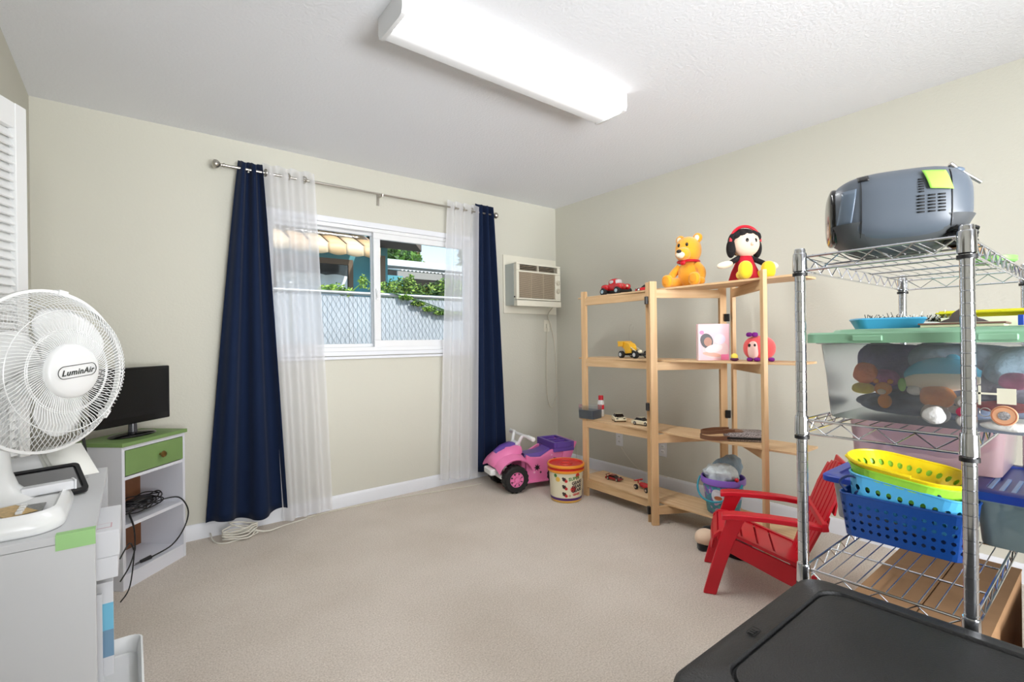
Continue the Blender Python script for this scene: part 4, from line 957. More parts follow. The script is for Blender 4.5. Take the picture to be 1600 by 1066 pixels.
# local: +x to the chair's right seen from front (towards A), +y forward; use f(k) with k measured backwards
def cp(l, k, z): return V((l, -k, z))    # l: -.18 (A side) .. .18 (B side)
hw = .165
for s_ in (-1, 1):
    R = []
    for k, z, w_ in ((-.012, 0, .055), (.02, .12, .058), (.055, .24, .062), (.085, .33, .07), (.095, .372, .08)):
        c = s_ * (hw + .0)
        R.append([cp(c - .012, k, z), cp(c - .012, k + w_, z), cp(c + .012, k + w_, z), cp(c + .012, k, z)])
    G().rings(R).go('leg', M_RED, ch, bevel=.005)
    # arm
    R = []
    for k, w_, z in ((.07, .062, .374), (.12, .066, .382), (.25, .058, .384), (.36, .055, .380), (.43, .05, .372), (.46, .03, .366)):
        c = s_ * (hw + .008) 
        R.append([cp(c - w_ / 2, k, z - .024), cp(c - w_ / 2, k, z), cp(c + w_ / 2, k, z), cp(c + w_ / 2, k, z - .024)])
    G().rings(R).go('arm', M_RED, ch, bevel=.006)
    # side apron with rear leg
    G().prism([(.045, .275), (.10, .262), (.36, .165), (.44, .14), (.455, .0), (.395, .0), (.375, .07), (.30, .10), (.10, .19), (.06, .20)], -.008, .008, Matrix(((0, 0, 1, s_ * (hw - .018)), (-1, 0, 0, 0), (0, 1, 0, 0), (0, 0, 0, 1)))).go('rear_leg', M_RED, ch, bevel=.003)
    G().box(-.014, .014, -.03, .03, -.004, .004, T(-s_ * (hw - .01), -.43, .36) @ RX(.3)).go('arm_bracket', M_RED, ch) if False else None
# front roll + seat slats
sp_ = [(.028, .215), (.036, .262), (.06, .285), (.10, .283)]
def seatz(k): return .287 - (k - .07) * .36
for i, (k0, k1) in enumerate(((.092, .15), (.158, .215), (.223, .28), (.288, .40))):
    R = []
    for k in (k0, k1):
        z = seatz(k); R.append([cp(-hw + .03, k, z - .010), cp(-hw + .03, k, z), cp(hw - .03, k, z), cp(hw - .03, k, z - .010)])
    G().rings(R).go('seat_slat', M_RED, ch, bevel=.002)
for k0, z0, k1, z1 in ((.022, .195, .030, .24), (.032, .247, .05, .276), (.056, .281, .085, .284)):
    G().rings([[cp(-hw + .03, k0, z0), cp(-hw + .03, k0 + .01, z0 - .004), cp(-hw + .03, k1 + .01, z1 - .01), cp(-hw + .03, k1, z1)], [cp(hw - .03, k0, z0), cp(hw - .03, k0 + .01, z0 - .004), cp(hw - .03, k1 + .01, z1 - .01), cp(hw - .03, k1, z1)]]).go('seat_slat', M_RED, ch, bevel=.002)
for s_ in (-1, 1):
    R = []
    for k, z in ((.024, .2), (.036, .262), (.06, .284), (.10, .284), (.25, .228), (.40, .172)):
        c = s_ * (hw - .022); R.append([cp(c - .012, k, z - .014), cp(c - .012, k, z + .001), cp(c + .012, k, z + .001), cp(c + .012, k, z - .014)])
    G().rings(R).go('seat_rim', M_RED, ch, bevel=.002)
# back: fan of slats
ns = 7
for i in range(ns):
    u0 = -1 + 2 * i / ns + .03; u1 = -1 + 2 * (i + 1) / ns - .03
    um = (u0 + u1) / 2; top = 1.0 - .10 * um * um
    R = []
    for t in (0, .2, .45, .7, top):
        wd = .115 + .06 * math.sin(PI * min(1, t * 1.15) * .62) - (.03 * max(0, t - .75) * 4) * 0
        if t > .7: wd -= .035 * (t - .7) / .3
        k = .385 + t * .165; z = .17 + t * .435
        R.append([cp(u0 * wd, k, z), cp(u1 * wd, k, z), cp(u1 * wd, k + .010, z - .004), cp(u0 * wd, k + .010, z - .004)])
    G().rings(R).go('back_slat', M_RED, ch, bevel=.0015)
for t in (.03, .45, .62, .97):
    wd = .115 + .06 * math.sin(PI * min(1, t * 1.15) * .62) - (.035 * (t - .7) / .3 if t > .7 else 0) - .012
    k = .385 + t * .165 + .014; z = .17 + t * .435; dt = .03 if t < .9 else .018
    G().rings([[cp(-wd, k, z - dt), cp(-wd, k + .008, z - dt), cp(-wd, k + .008 + .01, z + dt), cp(-wd, k + .01, z + dt)], [cp(wd, k, z - dt), cp(wd, k + .008, z - dt), cp(wd, k + .018, z + dt), cp(wd, k + .01, z + dt)]]).go('back_brace', M_RED, ch, bevel=.002)
G().rings([[cp(-hw - .03, k, z) for k, z in ((.455, .345), (.455, .382), (.475, .386), (.48, .35))], [cp(hw + .03, k, z) for k, z in ((.455, .345), (.455, .382), (.475, .386), (.48, .35))]]).go('arm_rail', M_RED, ch, bevel=.004)

# ------------------------------------------------------------------ chrome wire rack
M_DKW = mat('wire_steel', S(196, 198, 202), rough=.22, metal=1.0)
rk = thing('wire_rack', 'chrome wire shelving rack with grooved posts at the right', 'rack', (1.345, .205, 0))
RX0, RX1, RY0, RY1 = 0.0, .905, 0.0, .315
RT = 1.385; RZS = (1.358, .944, .567, .13)
prof = [(.0105, .0), (.0125, .004)]
z = .03
while z < RT - .03:
    prof += [(.0125, z), (.0112, z + .0008), (.0112, z + .0018), (.0125, z + .0026)]; z += .0254
prof += [(.0125, RT - .004), (.0115, RT), (.002, RT + .001)]
for x in (RX0, RX1):
    for y in (RY0, RY1):
        G().lathe(prof, 20, T(x, y, 0)).go('post', M_CHROME, rk, ang=40)
def shelf(z):
    g = G()
    zt_, zb_ = z + .006, z - .028
    for (a_, b_) in (((RX0, RY0), (RX0, RY1)), ((RX1, RY0), (RX1, RY1)), ((RX0, RY0), (RX1, RY0)), ((RX0, RY1), (RX1, RY1))):
        a_, b_ = V(a_ + (0,)), V(b_ + (0,)); d = (b_ - a_); L_n = d.length; d.normalize(); a2, b2 = a_ + d * .017, b_ - d * .017
        for zz, r_ in ((zt_, .0030), (zb_, .0030)): g.tube([a2 + V((0, 0, zz)), b2 + V((0, 0, zz))], r_, 8)
        n_ = max(4, round(L_n / .084)); P = []
        for i in range(2 * n_ + 1):
            P.append(a2 + (b2 - a2) * (i / (2 * n_)) + V((0, 0, (zt_ - .003) if i % 2 == 0 else (zb_ + .003))))
        g.tube(P, .0019, 6)
    o = g.go('shelf_frame', M_CHROME, rk)
    g = G()
    for i in range(1, 11):
        y = RY0 + (RY1 - RY0) * i / 11; g.tube([(RX0 + .002, y, z + .009), (RX1 - .002, y, z + .009)], .0014, 5)
    g.go('shelf_wires', M_DKW, o, kind='stuff')
    for i in range(1, 5):
        x = RX0 + (RX1 - RX0) * i / 5; G().tube([(x, RY0, z + .004), (x, RY1, z + .004)], .0026, 6).go('cross_wire', M_DKW, o)
    for x in (RX0, RX1):
        for y in (RY0, RY1):
            c_ = G().lathe([(.0135, z - .032), (.0165, z - .030), (.0155, z + .012), (.0145, z + .016), (.0128, z + .016)], 20, T(x, y, 0), capa=False, capb=False).go('collar', M_CHROME, o, ang=40)
            G().lathe([(.0128, z - .042), (.0168, z - .042), (.0168, z - .034), (.0128, z - .034)], 20, T(x, y, 0), capa=False, capb=False).go('clip_ring', M_BLACK, o, ang=40)
for z in RZS: shelf(z)

# boombox on top
DK = RZS[0] + .0108
M_GREY = mat('grey_boombox', S(84, 92, 102), rough=.38); M_GREY2 = mat('grey_boombox_base', S(74, 77, 80), rough=.5)
bb = thing('portable_stereo', 'rounded grey portable stereo sitting on top of the wire rack', 'stereo', (1.560, .378, DK), math.radians(-66))
SA, SB, SCz, SE1, SE2, SZ = .146, .122, .094, .60, .62, .112
def sy(x, z):      # body surface depth at (x, z) on the side that faces the room
    q = max(0.0, 1 - abs((z - SZ) / SCz) ** (2 / SE1)) ** (SE1 / SE2) - abs(x / SA) ** (2 / SE2)
    return -SB * max(0.0, q) ** (SE2 / 2)
G().sup((.0, 0, SZ), (SA, SB, SCz), SE1, SE2, nu=48, nv=28).go('stereo_body', M_GREY, bb, ang=70)
G().rings([[V((x, y, z)) for x, y in rr(w_, d_, .06, 6)] for w_, d_, z in ((.15, .12, .0), (.19, .155, .012), (.26, .205, .045), (.288, .228, .075))]).go('base_shell', M_GREY2, bb, ang=60)
G().sup((-.132, 0, SZ - .002), (.014, .080, .074), .7, .6, nu=32, nv=18).go('front_shell', M_BLACKG, bb, ang=60)
def patch(u0, u1, z0, z1, nm, m_, n_=8, off=.0012, th=.0015, f=None):
    def h(u, v):
        x = u0 + (u1 - u0) * u; z = z0 + (z1 - z0) * v
        if f: x, z = f(x, z, u, v)
        return V((x, sy(x, z) - off, z))
    return G().grid(h, n_, n_).go(nm, m_, bb, solid=th)
patch(-.126, -.098, .070, .158, 'speaker_window', mat('speaker_gloss', S(104, 118, 134), rough=.12), f=lambda x, z, u, v: (x + .012 * (v - .5), z))
patch(-.084, -.0828, .035, .19, 'seam', M_BLACK, 14); patch(.088, .0892, .04, .18, 'seam', M_BLACK, 14)
patch(-.088, -.066, .176, .190, 'latch', M_BLACK, 4, th=.005)
G().sup((.0, -.062, .193), (.022, .014, .006), .7, .7).go('recessed_grip', M_BLACK, bb)
sg = mat('dark_slot', S(24, 26, 28), rough=.8)
for cx in (.030, .050, .069):
    for i in range(6):
        z_ = .080 + i * .0075; patch(cx - .0065, cx + .0065, z_, z_ + .0036, 'vent_slot', sg, 2)
for i in range(6):
    z_ = .128 + i * .006; patch(.026, .036, z_, z_ + .003, 'vent_slot', sg, 2)
G().rings([[V((x, y, z)) for x, y in rr(w_, d_, .02)] for w_, d_, z in ((.05, .15, .0), (.055, .16, .04), (.04, .14, .046))]).go('handle', mat('slate_grey', S(88, 102, 118), rough=.4), bb, bevel=.004).location = (.098, .0, .146)
G().cyl((.100, -.075, .192), (.155, -.055, .150), .004).cyl((.094, -.078, .197), (.102, -.075, .190), .006).go('aerial', M_STEEL, bb)
M_NOTE = mat('green_note', S(158, 222, 84), rough=.6)
nt_ = tag(patch(.034, .078, .134, .182, 'sticky_note', M_NOTE, 8, off=.006, th=.0006, f=lambda x, z, u, v: (x + .012 * (1 - v), z - .006 * u)), 'bright green sticky note')
cb_ = thing('cord_bundle', 'bundle of black cord beside the stereo on the rack top', 'cord', (1.53, .243, DK))
rd = random.Random(4)
for k in range(4):
    P = [V((.022 * math.cos(t * 1.1 + k) + rd.uniform(-.006, .006), .024 * math.sin(t * 1.1 + k) + rd.uniform(-.006, .006), .022 + .016 * math.sin(t * .7 + k * 1.4) + .004)) for t in range(12)]
    G().tube(P, .0035, 6, smooth=5).go('cord_loop', cbl, cb_)
G().tube([(-.02, 0, .03), (-.01, .01, .06), (.012, .01, .072), (.03, .005, .05), (.026, 0, .02)], .0035, 6, smooth=6).go('cord_loop', cbl, cb_)
G().box(-.012, .018, -.012, .014, .012, .036).go('plug', M_BLACK, cb_, bevel=.005)
rp = thing('paper_roll', 'tan cardboard tube lying behind the near rack post on top', 'tube', (1.66, .255, DK + .0165), math.radians(-4))
G().lathe([(.0155, -.10), (.0155, .10)], 24, RY(PI / 2), capa=False, capb=False).go('tube_wall', M_CARD, rp, solid=.002)
gr = thing('green_scoop', 'small green plastic lid on the rack top\'s right end', 'lid', (1.98, .25, DK), .2)
G().lathe([(.05, 0), (.055, .004), (.055, .016), (.048, .018)], 28).go('lid_body', mat('leaf_green', S(120, 180, 90), rough=.4), gr)

# big clear tote of soft toys with green lid on the middle shelf
MS = RZS[1] + .0108
M_TOTE = clear_mat('milky_plastic', S(226, 229, 232), milk=.16, rough=.3)
M_LID = mat('sage_lid', S(134, 178, 146), rough=.4)
TX, TY, TW, TDp = 1.705, .285, .62, .43
tt = thing('storage_tote', 'large clear storage tote of soft toys with sage green lid', 'storage bin', (TX, TY, MS))
def tote(parent, w_, d_, h_, mt, r_=.03, taper=.9, rim=.012):
    R = []
    for k, z in ((taper, 0), (taper + .01, .008), (1 - (1 - taper) * .45, h_ * .55), (1, h_ - .012), (1 + rim / w_ * 2, h_ - .010), (1 + rim / w_ * 2, h_)):
        R.append([V((x, y, z)) for x, y in rr(w_ * k, d_ * k, r_, 5)])
    return G().rings(R, capb=False).go('bin_wall', mt, parent, solid=0, ang=60)
tote(tt, TW, TDp, .198, M_TOTE, taper=.93)
R = []
for k, z in ((.0, .190), (.014, .190), (.014, .212), (.010, .216), (-.03, .216), (-.034, .222), (-.05, .224)):
    R.append([V((x, y, z)) for x, y in rr(TW + .02 + k * 2, TDp + .02 + k * 2, .03, 5)])
G().rings(R).go('lid', M_LID, tt, ang=40)
for y in (-.12, .10): G().box(-TW / 2 - .030, -TW / 2 - .01, y - .03, y + .03, .194, .208).go('lid_latch', M_LID, tt, bevel=.003)
# soft toys inside: (x, y, z offset from tote floor, radii, colour, category)
def soft(name, label, loc, r, col, e=.9, rot=(0, 0, 0), warp=None, group=None, cat='soft toy'):
    warp = warp or lump(len(label), .10)
    def w2(p):
        p = warp(p); q = 150 if max(r) < .05 else 55
        return p * (1 + (.035 if max(r) < .05 else .06) * math.sin(p.x * q + 1) * math.sin(p.y * q * .9) + .03 * math.sin(p.z * q * 1.3 + p.y * q))
    c2 = tuple(min(255, int(k * 1.12)) for k in col)
    o = G().sup((0, 0, 0), r, e, e, nu=36, nv=22, warp=w2).go(name, mat(name + '_fabric', S(*c2), rough=.9, bump=.8, scale=90, var=.35, vscale=22), ang=70)
    o.location = loc; o.rotation_euler = rot; return tag(o, label, cat, group)
def lump(seed, a=.12):  # gentle bulges
    rd = random.Random(seed); p1, p2, p3 = [rd.uniform(0, 6) for _ in range(3)]
    return lambda p: p * (1 + a * (math.sin(p.x * 45 + p1) + math.sin(p.y * 50 + p2) + math.sin(p.z * 60 + p3)) / 2)
ZF = MS + .004
soft('purple_pillow', 'dark purple soft toy heaped at the left end inside the clear tote', (1.53, .375, ZF + .125), (.08, .078, .055), (76, 66, 110), warp=lump(1))
soft('grey_bag', 'grey mesh bundle at the top middle inside the clear tote', (1.56, .27, ZF + .14), (.09, .11, .042), (110, 124, 140), warp=lump(2))
soft('slate_blanket', 'slate coloured cloth lining the tote\'s floor', (1.60, .30, ZF + .028), (.15, .16, .026), (84, 96, 116), warp=lump(3))
soft('dark_cloth', 'dark grey cloth filling the tote\'s middle behind the toys', (1.62, .26, ZF + .095), (.12, .17, .055), (92, 90, 100), warp=lump(4))
soft('teal_cloth', 'dusky teal cloth at the right end inside the clear tote', (1.56, .155, ZF + .13), (.11, .05, .05), (104, 124, 134), warp=lump(6))
soft('magenta_toy', 'magenta soft toy under the dark purple one in the tote', (1.455, .372, ZF + .10), (.022, .030, .022), (150, 76, 126))
soft('orange_curls', 'orange curly headed soft toy at the tote\'s left end', (1.445, .408, ZF + .112), (.020, .024, .022), (226, 116, 66), warp=lump(7, .25))
soft('yellow_duck', 'small yellow soft toy low at the tote\'s left corner', (1.44, .415, ZF + .072), (.016, .022, .013), (228, 190, 74))
t_ = thing('orange_cub', 'little orange soft toy cub with pale muzzle inside the tote', 'soft toy', (1.435, .372, ZF + .052))
G().sup((0, 0, .022), (.014, .018, .016)).sup((0, .014, .040), (.006, .006, .006)).sup((0, -.014, .040), (.006, .006, .006)).sup((0, -.003, -.008), (.012, .014, .017)).go('plush_body', mat('cub_orange', S(236, 150, 50), rough=.9), t_)
G().sup((-.012, 0, .016), (.006, .009, .007)).go('muzzle', M_AMBL, t_)
soft('green_toy', 'slim green toy at the middle of the tote', (1.437, .335, ZF + .085), (.008, .008, .016), (140, 190, 100))
t_ = thing('dolphin_plush', 'blue and white dolphin shaped soft toy lying inside the tote', 'soft toy', (1.455, .262, ZF + .110), -PI / 2)
G().tube([(-.07, 0, -.01), (-.03, 0, .006), (.02, 0, .010), (.06, 0, .004)], lambda t: .010 + .022 * math.sin(PI * min(1, t * 1.05)) ** .8, 16, smooth=6).sup((.015, 0, .035), (.014, .004, .014)).go('plush_body', mat('dolphin_blue', S(70, 178, 214), rough=.9), t_)
G().tube([(-.07, -.008, -.020), (-.03, -.008, -.010), (.02, -.008, -.008), (.06, -.008, -.008)], lambda t: .008 + .020 * math.sin(PI * min(1, t * 1.05)) ** .8, 16, smooth=6).go('belly', M_AMBL, t_)
soft('orange_plush', 'round bright orange soft toy in the middle of the tote', (1.435, .272, ZF + .062), (.024, .030, .026), (238, 130, 52), warp=lump(9, .06))
soft('white_ball', 'white fluffy ball low in the middle of the tote', (1.428, .275, ZF + .026), (.022, .024, .022), (226, 222, 216))
soft('white_paw', 'small white plush paw left of the orange toy in the tote', (1.437, .312, ZF + .075), (.012, .015, .012), (226, 220, 214))
t_ = thing('white_kitten', 'white soft toy in a pink spotted dress beside the near rack post', 'soft toy', (1.42, .222, ZF + .038))
G().sup((0, 0, .018), (.014, .018, .015)).sup((0, .017, .0), (.009, .012, .009)).sup((0, -.013, .032), (.008, .008, .011)).sup((0, 0, -.022), (.012, .017, .016)).go('plush_body', mat('kitten_white', S(236, 232, 228), rough=.9), t_)
G().sup((-.006, 0, -.003), (.012, .015, .012)).go('dress', mat('rose_dress', S(214, 70, 110), rough=.8), t_)
t_ = thing('plush_tag', 'square cream paper tag hanging inside the tote right of the post', 'tag', (1.402, .157, ZF + .075), .0)
G().box(-.001, .0, -.014, .014, -.016, .016).go('paper', mat('tag_cream', S(226, 222, 200), rough=.7), t_)
G().box(-.002, .0, .014, .046, .002, .006).box(-.002, 0, .038, .042, -.02, .02).go('plastic_stem', bpy.data.materials['tag_cream'], t_)
soft('pink_toy', 'pink soft toy near the tote\'s right end', (1.425, .148, ZF + .105), (.016, .022, .016), (206, 104, 150))
soft('red_toy', 'red soft toy low at the tote\'s right end', (1.43, .165, ZF + .050), (.018, .040, .012), (190, 70, 74))
t_ = thing('wooden_disc', 'round wooden key fob with printed edge inside the tote', 'key fob', (1.398, .160, ZF + .036), 0)
M90 = RY(-PI / 2)
G().lathe([(.0195, 0), (.0205, .001), (.0205, .003), (.0195, .004)], 28, M90).go('disc', mat('disc_tan', S(216, 160, 122), rough=.5), t_)
G().lathe([(.017, .0041), (.018, .0045), (.0188, .0041)], 28, M90, capa=False, capb=False).go('edge_ring', mat('disc_rust', S(180, 104, 70), rough=.5), t_)
G().sup((-.0045, 0, 0), (.001, .010, .009), nu=10, nv=6).go('disc_print', mat('disc_grey', S(150, 146, 146), rough=.6, var=.5, vscale=300), t_)
G().tube([(0, .028 + .009 * math.cos(t), .004 + .009 * math.sin(t)) for t in [2 * PI * i / 16 for i in range(16)]], .0009, 5, closed=True).go('key_ring', M_STEEL, t_)
soft('clear_wrap', 'crumpled grey wrapper at the tote\'s bottom right', (1.41, .165, ZF + .012), (.014, .040, .010), (196, 196, 192), warp=lump(11, .25))

# things lying on the green lid
LZ = MS + .2245
t_ = thing('blue_tray', 'sky blue plastic tray on the green tote lid', 'tray', (1.56, .395, LZ), math.radians(-60))
G().rings([[V((x, y, z)) for x, y in rr(w_, d_, .02)] for w_, d_, z in ((.13, .07, 0), (.15, .085, .022), (.155, .09, .024), (.15, .085, .028), (.135, .072, .026), (.12, .06, .006))]).go('tray_body', mat('sky_plastic', S(70, 164, 206), rough=.35), t_, ang=60)
t_ = thing('tinsel_garland', 'spiky black and white tinsel garland on the green tote lid', 'garland', (1.66, .375, LZ))
rd = random.Random(12)
for k, (nm, mm) in enumerate((('dark_tufts', mat('tinsel_dark', S(28, 36, 32), rough=.5)), ('pale_tufts', mat('tinsel_pale', S(226, 232, 226), rough=.5)))):
    g = G()
    for i in range(150):
        u = rd.uniform(-1, 1); c_ = V((u * .03, -u * .085, .016)); d_ = V((rd.gauss(0, 1), rd.gauss(0, 1), abs(rd.gauss(.4, 1)))).normalized()
        g.tube([c_, c_ + d_ * rd.uniform(.012, .034)], .0011, 3)
    g.go(nm, mm, t_, kind='stuff', ang=0)
G().sup((0, 0, .010), (.03, .085, .010)).go('garland_core', bpy.data.materials['tinsel_pale'], t_)
t_ = thing('clipboard', 'brown clipboard with a dark metal clip on the green tote lid', 'clipboard', (1.545, .238, LZ + .006), .05)
G().box(-.07, .07, -.070, .078, 0, .004).go('board', mat('clipboard_brown', S(126, 92, 80), rough=.5), t_, bevel=.001)
G().box(-.066, .066, -.066, .074, -.0055, -.0005).go('paper_stack', mat('paper_yellow', S(240, 238, 200), rough=.7), t_)
M_GUN = mat('gunmetal', S(112, 104, 104), rough=.35, metal=.7)
G().prism([(-.042, .005), (.042, .005), (.034, .010), (.024, .014), (.018, .026), (.006, .036), (-.006, .036), (-.018, .026), (-.024, .014), (-.034, .010)], -.004, .004, T(-.05, .0, 0) @ RZ(PI / 2) @ RX(PI / 2)).go('clip', M_GUN, t_, bevel=.001)
t_ = thing('yellow_folder', 'bright yellow plastic folder propped behind the clipboard', 'folder', (1.70, .185, LZ), math.radians(-88))
G().box(-.13, .105, -.004, .0, .0, .045).box(.096, .105, -.05, .0, 0, .045).box(-.13, .105, -.05, -.004, .036, .040).go('folder_shell', mat('neon_yellow', S(236, 230, 40), rough=.4), t_, bevel=.004)
G().box(-.12, .09, -.045, -.006, .0, .026).go('paper_stack', mat('paper_pale', S(232, 234, 206), rough=.7), t_)
t_ = thing('blue_box', 'tiny blue box standing upright at the lid\'s right end', 'box', (1.42, .137, LZ))
G().box(-.004, .004, -.004, .004, 0, .021).go('box_body', mat('royal_blue', S(30, 70, 170), rough=.4), t_, bevel=.0005)

# bottom shelf: baskets
BS = RZS[2] + .0108
def holed(parent, name, w_, d_, h_, mt, r_=.02, taper=.86, nu=26, nv=4, hole=.30, solid=.002, base=True, hv=1.0, M=None):
    """basket: tapered rounded box with real holes"""
    def per(u):
        P = rr(1, 1, 1e-6, 1); return None
    L1, L2 = w_ - 2 * r_, d_ - 2 * r_; arc = PI / 2 * r_; tot = 2 * (L1 + L2) + 4 * arc
    def out(u):
        s_ = (u % 1.0) * tot
        for k, (ln, p0, dr_) in enumerate(((L1, (-L1 / 2, -d_ / 2), (1, 0)), (L2, (w_ / 2, -L2 / 2), (0, 1)), (L1, (L1 / 2, d_ / 2), (-1, 0)), (L2, (-w_ / 2, L2 / 2), (0, -1)))):
            if s_ < ln: return V((p0[0] + dr_[0] * s_, p0[1] + dr_[1] * s_, 0))
            s_ -= ln
            if s_ < arc:
                a0 = -PI / 2 + k * PI / 2; t = a0 + s_ / r_
                cx = (L1 / 2 if k in (0, 1) else -L1 / 2); cy = (-L2 / 2 if k in (0, 3) else L2 / 2)
                return V((cx + r_ * math.cos(t), cy + r_ * math.sin(t), 0))
            s_ -= arc
        return V((-L1 / 2, -d_ / 2, 0))
    def P(u, v):
        p = out(u); k = taper + (1 - taper) * v; q = V((p.x * k, p.y * k, h_ * v)); return M @ q if M is not None else q
    vs, fs = [], []
    v0, v1 = .10, .84
    for j in range(nv):
        for i in range(nu):
            o = len(vs)
            for (a_, b_) in ((0, 0), (.5, 0), (1, 0), (1, .5), (1, 1), (.5, 1), (0, 1), (0, .5)):
                vs.append(P((i + a_) / nu, v0 + (v1 - v0) * (j + b_) / nv))
            for k in range(8):
                t = math.atan2(*reversed(((-1, -1), (0, -1), (1, -1), (1, 0), (1, 1), (0, 1), (-1, 1), (-1, 0))[k]))
                vs.append(P((i + .5 + hole * math.cos(t)) / nu, v0 + (v1 - v0) * (j + .5 + hole * hv * math.sin(t)) / nv))
            for k in range(8): fs.append((o + k, o + (k + 1) % 8, o + 8 + (k + 1) % 8, o + 8 + k))
    for va, vb in ((0, v0), (v1, 1)):
        for i in range(nu * 2):
            o = len(vs); vs += [P(i / nu / 2, va), P((i + 1) / nu / 2, va), P((i + 1) / nu / 2, vb), P(i / nu / 2, vb)]; fs.append((o, o + 1, o + 2, o + 3))
    o = len(vs); n_ = nu * 2; vs += [P(i / n_, 0) for i in range(n_)]; fs.append(tuple(range(o + n_ - 1, o - 1, -1)))
    g = G().add(vs, fs); ob = g.go(name, mt, parent, ang=0)
    bm = bmesh.new(); bm.from_mesh(ob.data); bmesh.ops.remove_doubles(bm, verts=bm.verts, dist=1e-5); bmesh.ops.recalc_face_normals(bm, faces=bm.faces); bm.to_mesh(ob.data); bm.free()
    md = ob.modifiers.new('solid', 'SOLIDIFY'); md.thickness = solid; md.offset = 0
    g = G(); R = []
    for i in range(64):
        p = P(i / 64, 1.0); c = P(0, 1); R.append(p)
    g.tube(R, solid * 1.6, 6, closed=True); g.go('rim', mt, parent)
    return P
M_BLUE = mat('basket_blue', S(17, 64, 134), rough=.3)
bk1 = thing('plastic_basket', 'dark blue perforated plastic basket on the bottom wire shelf', 'basket', (1.80, .405, BS), PI / 2)
holed(bk1, 'basket_wall', .285, .20, .122, M_BLUE, nu=44, nv=4, hole=.27, hv=.9, taper=.90)
bk1.location = (1.745, .398, BS)
M_LBLUE = mat('basket_light_blue', S(84, 176, 226), rough=.35)
bk2 = thing('plastic_basket', 'light blue perforated basket nested inside the dark blue basket', 'basket', (1.735, .404, BS + .064), rot=(0, 0, PI / 2))
holed(bk2, 'basket_wall', .262, .165, .105, M_LBLUE, nu=30, nv=2, hole=.26, hv=.9, taper=.86, r_=.04)
bk2.rotation_euler = (0, math.radians(-7), PI / 2)
M_LIME = mat('basket_lime', S(160, 226, 70), rough=.35)
bk3 = thing('plastic_basket', 'lime green oval basket stacked in the light blue one', 'basket', (1.735, .404, BS + .130))
holed(bk3, 'basket_wall', .275, .180, .062, M_LIME, nu=26, nv=1, hole=.30, hv=.6, taper=.80, r_=.085)
bk3.rotation_euler = (0, math.radians(-7), PI / 2)
M_YEL = mat('basket_yellow', S(244, 216, 26), rough=.3)
bk4 = thing('plastic_basket', 'yellow oval basket on top of the basket stack', 'basket', (1.74, .402, BS + .155))
holed(bk4, 'basket_wall', .285, .190, .055, M_YEL, nu=30, nv=1, hole=.30, hv=.7, taper=.74, r_=.09)
bk4.rotation_euler = (math.radians(-4), math.radians(-7), PI / 2)
G().tube([(.135, .05, .058), (.10, .092, .060), (.03, .102, .061), (-.03, .101, .060)], .005, 8, smooth=5).go('handle', M_YEL, bk4)
for k, y in enumerate((.505, .335)):
    h_ = G().tube([(1.668, y + .02, BS + .125), (1.662, y + .035, BS + .15), (1.66, y + .01, BS + .172), (1.66, y - .02, BS + .165), (1.66, y - .024, BS + .145), (1.663, y - .005, BS + .125), (1.668, y - .0, BS + .10)], .0036, 8, smooth=6).go('basket_hook', mat('navy_plastic%d' % k, S(26, 44, 92), rough=.4))
    tag(h_, ('navy plastic hook over the blue basket\'s left end', 'navy plastic hook over the blue basket\'s right end')[k], 'hook')

# totes behind
M_PINKC = clear_mat('pinkish_plastic', S(222, 190, 196), milk=.6, rough=.3, var=.1)
M_CLEARC = clear_mat('green_grey_plastic', S(150, 170, 170), milk=.62, rough=.3, var=.12)
M_BLID = mat('blue_lid', S(28, 66, 176), rough=.35)
M_MILK = clear_mat('frosted_plastic', S(206, 210, 214), milk=.72, rough=.4)
tA = thing('storage_tote', 'clear storage tote with blue slatted lid at the rack\'s bottom right', 'storage bin', (2.055, .105, BS + .0))
tote(tA, .42, .34, .135, M_CLEARC, taper=.93)
R = [[V((x, y, z)) for x, y in rr(.43 + k, .35 + k, .03, 5)] for k, z in ((0, .13), (.02, .13), (.02, .152), (0, .156), (-.05, .156), (-.06, .150))]
G().rings(R).go('lid', mat('deep_blue_lid', S(26, 50, 128), rough=.35), tA, ang=40)
for i in range(9): G().box(-.19, -.02, -.03 + i * .024, -.022 + i * .024, .150, .1555).go('lid_rib', mat('rib_pale', S(120, 150, 190), rough=.4) if i == 0 else bpy.data.materials['rib_pale'], tA)
for i in range(3):
    o_ = soft('packed_cloth', ('folded green grey cloth inside the blue lidded tote', 'pale cloth at the bottom inside the blue lidded tote', 'dark cloth at the back inside the blue lidded tote')[i], (1.96 + .09 * i, .105 - .01 * i, BS + .05 + .008 * (i == 0)), (.08, .12, .04), ((130, 150, 146), (150, 160, 160), (90, 104, 108))[i], warp=lump(30 + i))
tB = thing('storage_tote', 'pinkish clear tote stacked behind the yellow basket', 'storage bin', (2.165, .425, BS + .158), 0)
tote(tB, .34, .40, .165, M_PINKC, taper=.93)
G().rings([[V((x, y, z)) for x, y in rr(.35 + k, .41 + k, .03, 5)] for k, z in ((0, .162), (.01, .162), (.01, .172), (0, .175))]).go('lid', mat('rose_lid', S(196, 160, 170), rough=.4), tB, ang=40)
soft('packed_clothes', 'faded mauve clothes inside the pinkish tote', (2.165, .425, BS + .23), (.13, .16, .055), (140, 100, 104), warp=lump(40))
tC = thing('storage_tote', 'frosted white bin with bright blue lid behind the red chair', 'storage bin', (2.30, .70, .0), math.radians(0))
tC.location = (1.965, .480, BS)
tote(tC, .38, .245, .125, M_MILK, taper=.92)
G().rings([[V((x, y, z)) for x, y in rr(.40 + k, .26 + k, .03, 5)] for k, z in ((0, .120), (.03, .120), (.03, .136), (.02, .141), (-.04, .141), (-.05, .136))]).go('lid', M_BLID, tC, ang=40)
